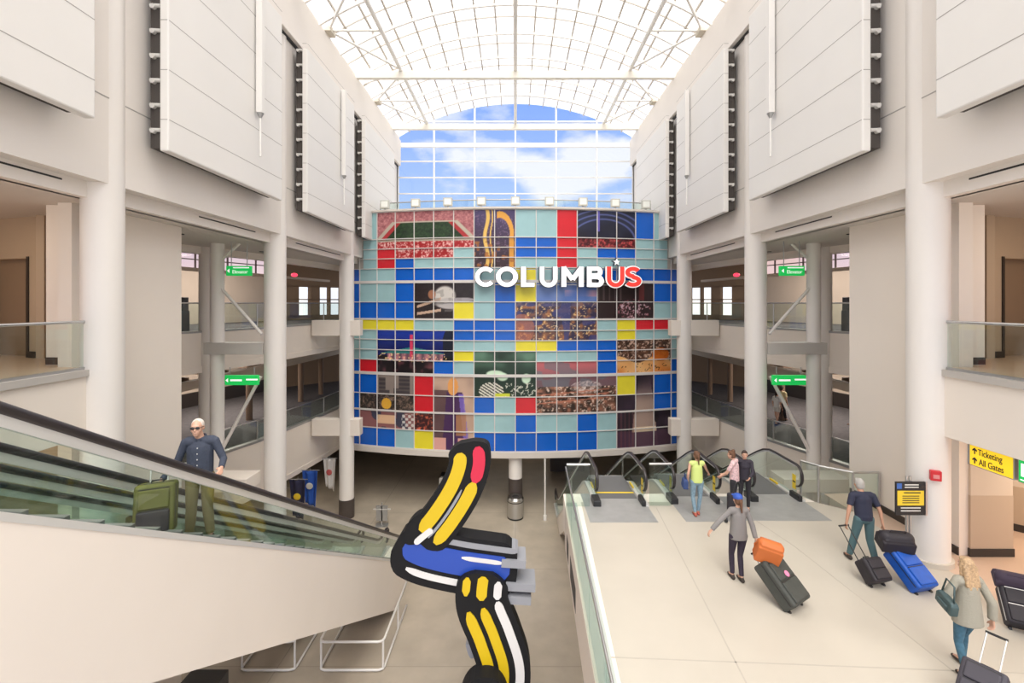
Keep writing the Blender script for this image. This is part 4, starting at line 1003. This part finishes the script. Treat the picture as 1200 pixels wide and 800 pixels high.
sribbon(low, 10, 'white_stripe', WHT, .42, off=18, t0=.22, t1=.95, dy=-.15); sribbon(low, 11, 'yellow_stripe', YEL, .42, off=0, t0=.24, t1=.97, dy=-.15); sribbon(low, 12, 'yellow_stripe', YEL, .42, off=-17, t0=.24, t1=.97, dy=-.15)
sribbon(low, 12, 'yellow_stripe', YEL, .42, off=0, t0=.04, t1=.18, dy=-.15, taper=.1); sribbon(low, 9, 'white_stripe', WHT, .42, off=18, t0=.05, t1=.18, dy=-.15, taper=.1); sribbon(low, 9, 'yellow_stripe', YEL, .42, off=-18, t0=.05, t1=.17, dy=-.15, taper=.1)
foot = [(550, 868), (552, 800), (566, 778), (584, 790), (592, 868)]
sribbon(foot, 22, 'foot_ribbon', BLK, .5, taper=.1, dy=-.5); sribbon(foot, 6, 'white_stripe', WHT, .54, t0=.2, t1=.42, taper=.1, dy=-.5)
sribbon([(548, 762), (556, 760), (566, 764)], 18, 'grey_tip', GRY, .3, taper=.2, dy=.1)
b = MB(); x_ = P2(578, 0)[0]; b.box(x_-1.1, x_+1.1, YS-1, YS+.8, 0, .12); b.build('base_plate', BLK, scu, bevel=.02)
b = MB(); b.box(x_-.5, x_+.3, YS-.75, YS+.1, .1, .7); b.build('pedestal', BLK, scu, bevel=.05)
# ------------------------------------------------------------------ people
SKIN = mat('skin', (.62, .36, .26), .5); SKIND = mat('skin_tanned', (.50, .27, .18), .5)
def blob(mb, name, m, parent, vox=.011, sm_=4):
    o = mb.build(name, m, parent, smooth=True)
    r = o.modifiers.new('remesh', 'REMESH'); r.mode = 'VOXEL'; r.voxel_size = vox; r.use_smooth_shade = True
    s = o.modifiers.new('smooth', 'SMOOTH'); s.factor = .5; s.iterations = sm_
    return o
def V_(p): return Vector(p)
def hand(b, wr, el, side, curl=.5, fwd=(0, 1, 0)):
    """palm, four bent fingers and a side thumb continuing the forearm"""
    d = (V_(wr)-V_(el)).normalized(); f = V_(fwd); f = (f-d*f.dot(d)).normalized(); nrm = d.cross(f)*side   # f: thumb side
    pal = V_(wr)+d*.045
    for k in (-1, -.33, .33, 1):
        b.cap(V_(wr)+f*k*.014, V_(wr)+d*.085+f*k*.028, .016, .0135)
    for k, ln in ((1, .070), (.33, .080), (-.33, .074), (-1, .058)):
        p = V_(wr)+d*.088+f*k*.030; q = p+(d*math.cos(curl*.8)-nrm*math.sin(curl*.8))*ln*.5
        r = q+(d*math.cos(curl*2.0)-nrm*math.sin(curl*2.0))*ln*.32; t = r+(d*math.cos(curl*2.9)-nrm*math.sin(curl*2.9))*ln*.25
        b.cap(p, q, .0098, .0092); b.cap(q, r, .0092, .0086); b.cap(r, t, .0086, .0075)
    p = V_(wr)+d*.03+f*.025; q = p+(d*.6+f*.7-nrm*.2).normalized()*.04; r = q+(d*.9+f*.15-nrm*.35).normalized()*.032
    b.cap(p, q, .0125, .0105); b.cap(q, r, .0105, .0085)
    return V_(wr)+d*.10
BASE = dict(head=(0, .02, 1.635), neck=(0, -.005, 1.49), chest=(0, 0, 1.30), waist=(0, 0, 1.08), pelvis=(0, 0, .95),
            sh_r=(.185, 0, 1.42), sh_l=(-.185, 0, 1.42), el_r=(.235, -.03, 1.13), el_l=(-.235, -.03, 1.13), wr_r=(.245, .06, .89), wr_l=(-.245, .06, .89),
            hip_r=(.095, 0, .92), hip_l=(-.095, 0, .92), kn_r=(.10, .03, .50), kn_l=(-.10, .03, .50), an_r=(.10, 0, .085), an_l=(-.10, 0, .085), toe_r=(0, .16, 0), toe_l=(0, .16, 0))
def person(lab, loc, rotz, height, pose, top, trousers, shoes, hair, skin=SKIN, hairstyle='short', sleeves='long', female=False, legs='long', cap=None, glasses=False, vox=.010, flare=0, curl=.5, bag=None, shoe_mat2=None, hairless=False):
    t = thing('person', lab, 'person', loc, rotz=rotz); k = height/1.75; t.scale = (k, k, k)
    J = {**BASE, **pose}; J = {a: V_(p) for a, p in J.items()}
    w = .88 if female else 1.0
    # ---- body: one continuous skin surface
    b = MB(); h = J['head']; n = J['neck']
    b.ball(h+V_((0, .0, .02)), (.076, .094, .102)); b.ball(h+V_((0, .035, -.045)), (.055, .060, .068)); b.ball(h+V_((0, .062, -.090)), (.030, .026, .024))
    b.cap(h+V_((0, .094, .012)), h+V_((0, .108, -.022)), .008, .013)              # nose
    b.ball(h+V_((0, .086, .038)), (.055, .014, .012)); b.ball(h+V_((0, .090, -.055)), (.026, .010, .006)); b.ball(h+V_((0, .088, -.068)), (.021, .010, .006))
    for s in (-1, 1): b.ball(h+V_((s*.078, -.006, -.005)), (.011, .020, .032)); b.ball(h+V_((s*.042, .058, -.025)), (.026, .024, .022))
    b.cap(n-V_((0, 0, .04)), h+V_((0, -.02, -.06)), .058*w, .054*w)
    b.cap(J['sh_l']*.75+n*.25, J['sh_r']*.75+n*.25, .06, .06); b.ball(J['chest'], (.145*w, .095, .17)); b.ball(J['waist'], (.125*w, .088, .13)); b.ball(J['pelvis'], (.145, .10, .11))
    b.cap(J['chest'], J['waist'], .09, .085)
    ends = {}
    for s, q in ((1, 'r'), (-1, 'l')):
        b.cap(J['sh_'+q], J['el_'+q], .050*w, .037*w); b.cap(J['el_'+q], J['wr_'+q], .038*w, .025*w)
        ends[q] = hand(b, J['wr_'+q], J['el_'+q], s, curl)
        b.cap(J['hip_'+q], J['kn_'+q], .078, .050); b.cap(J['kn_'+q], J['kn_'+q].lerp(J['an_'+q], .35), .048, .052); b.cap(J['kn_'+q].lerp(J['an_'+q], .3), J['an_'+q], .052, .034)
        b.cap(J['an_'+q], J['an_'+q]+J['toe_'+q]*.8-V_((0, 0, .045)), .034, .028)
    blob(b, 'body', skin, t, vox)
    # eyes
    if not glasses:
        b = MB()
        for s in (-1, 1): b.ball(h+V_((s*.031, .083, .018)), (.012, .010, .007))
        b.build('eyes', BLACK, t)
    else:
        b = MB()
        for s in (-1, 1): b.ball(h+V_((s*.034, .097, .016)), (.028, .012, .019)); b.cap(h+V_((s*.062, .085, .02)), h+V_((s*.082, .0, .015)), .004)
        b.cap(h+V_((-.02, .104, .02)), h+V_((.02, .104, .02)), .005); b.build('sunglasses', BLACK, t)
    # ---- top
    b = MB(); g = .013
    c, wa, pe = J['chest'], J['waist'], J['pelvis']
    b.cap(J['sh_l']*.78+n*.22-V_((0, 0, .004)), J['sh_r']*.78+n*.22-V_((0, 0, .004)), .073, .073)
    b.ball(c, (.172*w, .120, .18)); b.econe(c-V_((0, 0, .02)), pe-V_((0, 0, .03+flare)), (.168*w, .118), (.165+flare*.35, .128+flare*.2)); b.ball(pe+V_((0, 0, .03)), (.166, .127, .09))
    if female: b.ball(c+V_((0, .06, .0)), (.12, .08, .07))
    for s, q in ((1, 'r'), (-1, 'l')):
        if sleeves == 'none': continue
        fr = .5 if sleeves == 'short' else 1.0
        b.ball(J['sh_'+q], .062*w)
        if sleeves == 'short': e = J['sh_'+q].lerp(J['el_'+q], .68); b.cyl(J['sh_'+q], e, .062*w, .060, 16)
        else:
            b.cap(J['sh_'+q], J['el_'+q], .060*w, .048+flare*.1); e = J['el_'+q].lerp(J['wr_'+q], .95); b.cyl(J['el_'+q], e, .048+flare*.1, .040+flare*.14, 16)
    b.cyl(n-V_((0, 0, .07)), n+V_((0, 0, .012)), .085, .060, 18); b.cap(J['sh_l']*.3+n*.7-V_((0,0,.03)), J['sh_r']*.3+n*.7-V_((0,0,.03)), .062)
    blob(b, 'top', top, t, vox, 5)
    # ---- trousers
    b = MB(); lf = {'long': .93, 'short': .45, 'knee': .9}[legs]
    b.ball(pe-V_((0, 0, .01)), (.160, .122, .115)); b.cap(J['hip_l'], J['hip_r'], .095, .095)
    for q in 'rl':
        if legs == 'short': b.cyl(J['hip_'+q], J['hip_'+q].lerp(J['kn_'+q], .55), .095, .090, 18); continue
        slim = .9 if female else 1.12
        b.cap(J['hip_'+q], J['kn_'+q], .094, .062*slim); b.cap(J['kn_'+q], J['kn_'+q].lerp(J['an_'+q], .3), .061*slim, .062*slim); b.cyl(J['kn_'+q].lerp(J['an_'+q], .25), J['kn_'+q].lerp(J['an_'+q], lf), .062*slim, .05*slim, 16)
    blob(b, 'trousers', trousers, t, vox, 4)
    # ---- shoes
    for q in 'rl':
        a = J['an_'+q]; tt = J['toe_'+q]; d = tt.normalized(); b = MB()
        b.cap(a-V_((0, 0, .045))-d*.045, a-V_((0, 0, .050))+d*.10, .040, .036); b.cap(a-V_((0, 0, .05))+d*.10, a-V_((0, 0, .055))+d*.155, .037, .028); b.ball(a-V_((0, 0, .015)), (.044, .044, .03))
        blob(b, 'shoe', shoes, t, vox, 2)
    # ---- hair
    if hair is not None:
        b = MB()
        if hairstyle == 'thin': b.ball(h+V_((0, -.018, .040)), (.081, .092, .090)); b.ball(h+V_((0, -.040, -.005)), (.082, .066, .070))
        elif hairstyle == 'bald':   # short rim of hair
            b.ball(h+V_((0, -.022, -.002)), (.087, .090, .060)); 
        else:
            b.ball(h+V_((0, -.016, .034)), (.086, .096, .098)); b.ball(h+V_((0, -.045, -.01)), (.080, .065, .085))
            b.ball(h+V_((0, .03, .085)), (.066, .060, .036))
        if hairstyle == 'pony': b.ball(h+V_((0, -.115, .02)), (.03, .03, .03)); b.cap(h+V_((0, -.125, .0)), h+V_((0.01, -.145, -.20)), .034, .014)
        if hairstyle == 'bun': b.ball(h+V_((0, -.05, .125)), (.05, .05, .045))
        if hairstyle == 'long':
            for x in (-.06, -.03, 0, .03, .06): b.cap(h+V_((x, -.055, .0)), h+V_((x*1.45, -.11, -.26-.05*math.cos(x*30))), .042, .022)
            for s in (-1, 1): b.cap(h+V_((s*.07, 0, .02)), h+V_((s*.10, -.03, -.17)), .03, .018)
        blob(b, 'hair', hair, t, vox*.9, 3)
    if cap is not None:
        b = MB(); b.ball(h+V_((0, -.005, .058)), (.093, .106, .082)); b.ball(h+V_((0, .12, .055)), (.065, .07, .012)); blob(b, 'cap', cap, t, vox, 2)
    return t, ends, J
# ---- luggage
def rot_frame(w, hnd, roll=0):
    z = (V_(hnd)-V_(w)).normalized(); x = V_((-z.y, z.x, 0)); x = x.normalized() if x.length > 1e-3 else V_((1, 0, 0)); y = z.cross(x)
    return Matrix(((x.x, y.x, z.x, w[0]), (x.y, y.y, z.y, w[1]), (x.z, y.z, z.z, w[2]), (0, 0, 0, 1)))
def suitcase(lab, wheels, hnd, size, m, trim=BLACK, rods=None, pocket=None, handle_len=None, tagcol=None, handle=True, name='suitcase'):
    """local frame: z up the case, x across, +y = back of the case (carrying side down)"""
    W, D, Hh = size; t = thing(name, lab, 'suitcase', wheels); M = rot_frame((0, 0, 0), V_(hnd)-V_(wheels))
    M = M @ Matrix.Translation((0, 0, 0)); t.matrix_world = Matrix.Translation(wheels) @ M
    t.rotation_euler = M.to_euler(); t.location = wheels
    b = MB(); b.box(-W/2, W/2, -D/2, D/2, .06, .06+Hh); b.build('shell', m, t, bevel=.045, seg=4)
    b = MB(); b.box(-W*.40, W*.40, D/2-.02, D/2+.035, .10, .06+Hh*.48); b.build('front_pocket', pocket or m, t, bevel=.02, seg=3)
    b = MB(); b.box(-W*.38, W*.38, D/2-.02, D/2+.028, .06+Hh*.52, .06+Hh*.90); b.build('upper_pocket', m, t, bevel=.02, seg=3)
    b = MB()
    for z in (.06+Hh*.49, .06+Hh*.91): b.box(-W*.37, W*.37, D/2+.0, D/2+.012, z-.006, z+.006)
    b.box(-W/2-.004, W/2+.004, D*.18, D*.18+.018, .10, .02+Hh); b.box(-W*.44, W*.44, D*.18, D*.18+.018, .05+Hh, .066+Hh); b.build('zip', trim, t)
    for s in (-1, 1): b = MB(); b.cyl((s*W*.36-.02, -D*.36, .035), (s*W*.36+.02, -D*.36, .035), .037, n=16); b.build('wheel', BLACK, t)
    b = MB(); b.tube([(-.07, 0, .06+Hh-.01), (-.06, 0, .09+Hh), (.06, 0, .09+Hh), (.07, 0, .06+Hh-.01)], .011, 8); b.build('top_handle', trim, t)
    if handle:
        hl = handle_len or max(.1, (V_(hnd)-V_(wheels)).length-Hh-.06)
        b = MB()
        for s in (-1, 1): b.cyl((s*.10, -D*.36, .05+Hh), (s*.10, -D*.36, .05+Hh+hl), .010, n=10)
        b.build('telescopic_rods', rods or ALU, t)
        b = MB(); b.cyl((-.115, -D*.36, .05+Hh+hl), (.115, -D*.36, .05+Hh+hl), .017, n=12); b.build('grip', BLACK, t)
    if tagcol: b = MB(); b.ball((-.02, D/2+.04, Hh*.66), (.055, .012, .055)); o = b.build('luggage_tag', tagcol, t); 
    return t, M
def soft_bag(name, lab, cat, loc, rot, size, m, strap=None, strap_pts=None):
    t = thing(name, lab, cat, loc); t.rotation_euler = rot
    W, D, Hh = size; b = MB(); b.box(-W/2, W/2, -D/2, D/2, 0, Hh*.7); b.box(-W*.44, W*.44, -D*.44, D*.44, Hh*.3, Hh*.85); b.cap((-W*.30, 0, Hh*.72), (W*.30, 0, Hh*.72), D*.42); 
    o = blob(b, 'body', m, t, .012, 8)
    b = MB(); b.box(-W*.3, W*.3, D/2-.02, D/2+.02, Hh*.1, Hh*.5); b.build('pocket', m, t, bevel=.015)
    b = MB(); b.tube(strap_pts or [(-W*.28, 0, Hh*.85), (-W*.22, 0, Hh*1.25), (W*.22, 0, Hh*1.25), (W*.28, 0, Hh*.85)], .012, 8); b.build('strap', strap or m, t)
    return t
GREYSW = mat('grey_sweater', (.23, .215, .21), .9, bump=.3, nscale=60); NAVY = mat('navy_knit', (.025, .028, .055), .85); LEGG = mat('dark_leggings', (.035, .025, .045), .8)
JEAN = mat('blue_jeans', (.06, .15, .22), .85, noise=.15, nscale=20); JEANL = mat('light_jeans', (.22, .33, .42), .85, noise=.15, nscale=20); TEALT = mat('teal_trousers', (.085, .16, .18), .85)
CARD = mat('sage_cardigan', (.33, .31, .255), .95, bump=.4, nscale=50); LIME = mat('lime_top', (.62, .74, .24), .8); SHIRT = mat('slate_shirt', (.042, .052, .082), .8, noise=.12, nscale=30); OLIVE = mat('olive_trousers', (.20, .165, .075), .85)
HB = mat('hair_brown', (.14, .065, .035), .7, bump=.3, nscale=60); HBL = mat('hair_blonde', (.46, .31, .18), .6, noise=.3, nscale=40, bump=.4); HG = mat('hair_grey', (.42, .40, .38), .8, bump=.3, nscale=60); HD = mat('hair_dark', (.05, .03, .025), .7)
CAPB = mat('cap_blue', (.03, .09, .42), .7); SHOED = mat('dark_shoes', (.04, .03, .025), .6)
def MZP(x, y): return (x, y, MZ)
# woman in grey sweater
PW = dict(an_r=(.06, -.02, .085), kn_r=(.07, .06, .50), an_l=(-.07, .10, .085), kn_l=(-.08, .12, .51), el_l=(-.40, -.02, 1.24), wr_l=(-.56, -.02, 1.06), el_r=(.26, -.06, 1.14), wr_r=(.27, -.16, .93), sh_l=(-.175, 0, 1.42), sh_r=(.175, 0, 1.42))
person('person in grey sweater, dark leggings and blue cap pulling a charcoal suitcase', MZP(4.33, 9.12), .05, 1.68, PW, GREYSW, LEGG, SHOED, HB, female=True, hairstyle='pony', cap=CAPB, flare=.05)
CHAR = mat('charcoal_case', (.055, .058, .052), .65, noise=.1, nscale=12)
suitcase('large charcoal suitcase with a pink tag, pulled by the person in blue cap', (5.00, 8.22, MZ+.05), (4.50, 8.98, MZ+.90), (.56, .30, .78), CHAR, tagcol=mat('pink_tag', (.85, .25, .42), .6), handle_len=.2)
soft_bag('backpack', 'orange leather bag resting on the charcoal suitcase handle', 'bag', (4.60, 8.66, MZ+.68), (math.radians(20), math.radians(14), math.radians(-15)), (.42, .24, .46), mat('orange_leather', (.58, .15, .035), .55), strap_pts=[(-.17, .03, .36), (-.23, .08, .2), (-.17, .06, .02)])
# man in navy polo
PM = dict(head=(0, .16, 1.56), neck=(0, .08, 1.43), chest=(0, .05, 1.26), waist=(0, .01, 1.06), sh_r=(.20, .05, 1.37), sh_l=(-.20, .05, 1.37), el_r=(.28, -.04, 1.10), wr_r=(.28, -.12, .87), el_l=(-.30, -.02, 1.10), wr_l=(-.36, -.05, .86),
          kn_l=(-.13, .10, .50), an_l=(-.18, .18, .085), kn_r=(.12, .02, .50), an_r=(.14, -.16, .10))
person('person in navy polo and teal trousers pulling black and blue suitcases', MZP(7.22, 9.72), -.10, 1.78, PM, NAVY, TEALT, SHOED, HG, skin=SKIND, sleeves='short', hairstyle='short')
BCASE = mat('black_case', (.022, .018, .025), .6)
suitcase('small black trolley bag pulled in the left hand of the person in navy', (6.92, 8.86, MZ+.05), (6.78, 9.60, MZ+.90), (.40, .30, .42), BCASE, rods=BLACK)
BLUC = mat('blue_case', (.008, .09, .46), .5, noise=.1, nscale=10)
suitcase('large bright blue suitcase carrying a black holdall, beside the sign post', (7.62, 8.66, MZ+.05), (7.42, 9.52, MZ+.78), (.48, .28, .72), BLUC, handle_len=.12)
soft_bag('holdall', 'black holdall lying on top of the blue suitcase', 'bag', (7.42, 9.20, MZ+.62), (math.radians(20), 0, math.radians(-12)), (.56, .32, .32), BCASE)
# woman in cardigan
PC = dict(an_l=(-.10, -.10, .085), kn_l=(-.10, .04, .50), an_r=(.13, .22, .09), kn_r=(.12, .18, .52), el_r=(.27, -.10, 1.14), wr_r=(.27, -.10, .90), el_l=(-.30, .02, 1.18), wr_l=(-.20, .16, 1.08), sh_l=(-.175, 0, 1.42), sh_r=(.175, 0, 1.42))
person('person with long blonde hair in sage cardigan and jeans pulling dark suitcase', MZP(6.55, 6.80), 0, 1.70, PC, CARD, JEAN, SHOED, HBL, female=True, hairstyle='long', flare=.12, vox=.009)
suitcase('dark grey suitcase with silver rods pulled by the person in cardigan', (5.96, 6.08, MZ+.05), (6.80, 6.62, MZ+.87), (.46, .26, .58), mat('dusk_case', (.05, .045, .06), .6), handle_len=.54)
t = soft_bag('shoulder_bag', 'dark teal shoulder bag under the arm of the person in cardigan', 'bag', (6.22, 6.78, MZ+1.0), (0, math.radians(-12), math.radians(80)), (.32, .11, .22), mat('teal_leather', (.05, .085, .09), .5), strap_pts=[(-.12, 0, .18), (-.08, 0, .42), (.08, 0, .42), (.12, 0, .18)])
# case at right frame edge
suitcase('black suitcase with a dark jacket on top, cut by the right frame edge', (8.30, 7.62, MZ+.05), (8.66, 8.25, MZ+.80), (.46, .28, .60), BCASE, trim=ALU, handle_len=.1)
soft_bag('folded_jacket', 'dark purple padded jacket laid over the suitcase at the right edge', 'jacket', (8.52, 8.05, MZ+.60), (math.radians(40), 0, math.radians(-30)), (.50, .26, .20), mat('purple_jacket', (.05, .035, .06), .8))
# woman in lime top
PL = dict(el_r=(.30, .10, 1.22), wr_r=(.42, .26, 1.08), an_r=(.05, .05, .085), an_l=(-.06, -.05, .085), el_l=(-.26, -.06, 1.14), wr_l=(-.27, -.02, .90))
person('person in lime sleeveless top and light jeans at the middle escalator', MZP(4.62, 11.95), 0, 1.62, PL, LIME, JEANL, mat('red_shoes', (.45, .10, .07), .6), HB, female=True, sleeves='none', hairstyle='pony')
soft_bag('shoulder_bag', 'small blue bag hanging beside the person in lime top', 'bag', (4.30, 11.90, MZ+.72), (0, 0, math.radians(80)), (.26, .12, .28), mat('blue_bag', (.03, .06, .18), .7))
PB = dict(el_r=(.22, .16, 1.14), wr_r=(.12, .30, 1.0), el_l=(-.22, .14, 1.14), wr_l=(-.12, .32, .98), head=(.02, .08, 1.60))
person('person with a brown bun in pink and white top bending over a stroller', MZP(5.62, 12.05), .9, 1.62, PB, mat('pink_white_top', (.72, .50, .52), .85, noise=.3, nscale=25), mat('black_trousers', (.03, .028, .035), .8), SHOED, HB, female=True, sleeves='short', hairstyle='bun')
# dark companion in front of the right escalator
person('person in dark clothes close behind the one with the bun', MZP(5.98, 12.25), 2.8, 1.55, dict(el_l=(-.2, .15, 1.15), wr_l=(-.1, .28, 1.05)), mat('dark_top', (.04, .035, .05), .85), MATS['black_trousers'], SHOED, HD, female=True, hairstyle='short')
t = thing('stroller', 'folded black stroller standing before the person with the bun', 'stroller', MZP(5.35, 11.55))
b = MB(); b.tube([(-.16, 0, .08), (.10, .05, .95), (.16, .06, .98)], .016, 8); b.tube([(.06, .0, .08), (.22, .05, .92), (.16, .06, .98)], .016, 8); b.build('frame', BLACK, t)
b = MB(); b.box(-.12, .16, -.02, .10, .25, .72); b.build('seat_fabric', BCASE, t, bevel=.05, seg=3)
for x in (-.17, .07): b = MB(); b.cyl((x-.02, 0, .07), (x+.02, 0, .07), .07, n=18); b.build('wheel', BLACK, t)
# man on the left escalator
PE = dict(el_l=(-.30, .02, 1.16), wr_l=(-.34, .26, 1.10), el_r=(.29, -.0, 1.14), wr_r=(.40, .20, .98), an_r=(.13, .02, .085), an_l=(-.13, 0, .085), head=(.02, .05, 1.635))
person('person in slate shirt, olive trousers and sunglasses riding the left escalator', (-4.80, 7.15, H+.47-7.12*T30+.02), PI+.28, 1.86, PE, SHIRT, OLIVE, SHOED, mat('hair_white', (.66, .60, .55), .8), skin=SKIN, hairstyle='thin', glasses=True, vox=.008)
pm = bpy.data.objects[[o.name for o in bpy.data.objects if str(o.get('label', '')).startswith('person in slate')][0]]
for zb_ in (1.36, 1.28, 1.20, 1.12): MB().ball((0, .125 if zb_ < 1.3 else .118, zb_), (.009, .006, .009)).build('button', mat('pale_button', (.6, .6, .62), .4), pm)
b = MB(); b.tube([(.068*math.cos(a_), .0+.066*math.sin(a_), 1.485-.030*math.sin(a_)) for a_ in [PI/2+.25+i*(2*PI-.5)/14 for i in range(15)]], .016, 8); b.build('collar', SHIRT, pm)
OLC = mat('olive_case', (.115, .115, .022), .7, noise=.15, nscale=10)
suitcase('olive and black suitcase standing on the left escalator before the person', (-4.88, 6.35, H+.47-6.32*T30+.0), (-4.96, 6.52, H+.47-6.32*T30+1.0), (.46, .30, .66), OLC, handle_len=.22, pocket=BCASE)
# people in the lower right gallery
GZ = H-6.12
person('person in white top and shorts walking in the lower right gallery', (13.15, 23.6, GZ), -1.2, 1.68, dict(an_l=(-.1, .2, .085), an_r=(.1, -.2, .1), kn_r=(.1, -.04, .5)), mat('white_shirt', (.78, .75, .72), .8), mat('cream_shorts', (.70, .66, .60), .8), SHOED, HD, sleeves='short', legs='short', hairstyle='pony', vox=.016)
person('person in yellow shirt walking ahead in the lower right gallery', (13.85, 24.4, GZ), -1.0, 1.80, dict(an_l=(-.1, -.2, .1), an_r=(.1, .2, .085)), mat('pale_yellow_shirt', (.72, .62, .36), .8), MATS['black_trousers'], SHOED, HD, sleeves='short', vox=.016)
person('person in dark coat and blue jeans leaning in the right lower gallery', (14.3, 19.6, GZ), 1.2, 1.72, dict(el_l=(-.25, .1, 1.2), wr_l=(-.15, .3, 1.1)), MATS['dark_top'], mat('royal_jeans', (.03, .08, .28), .8), SHOED, HG, skin=SKIN, vox=.016)
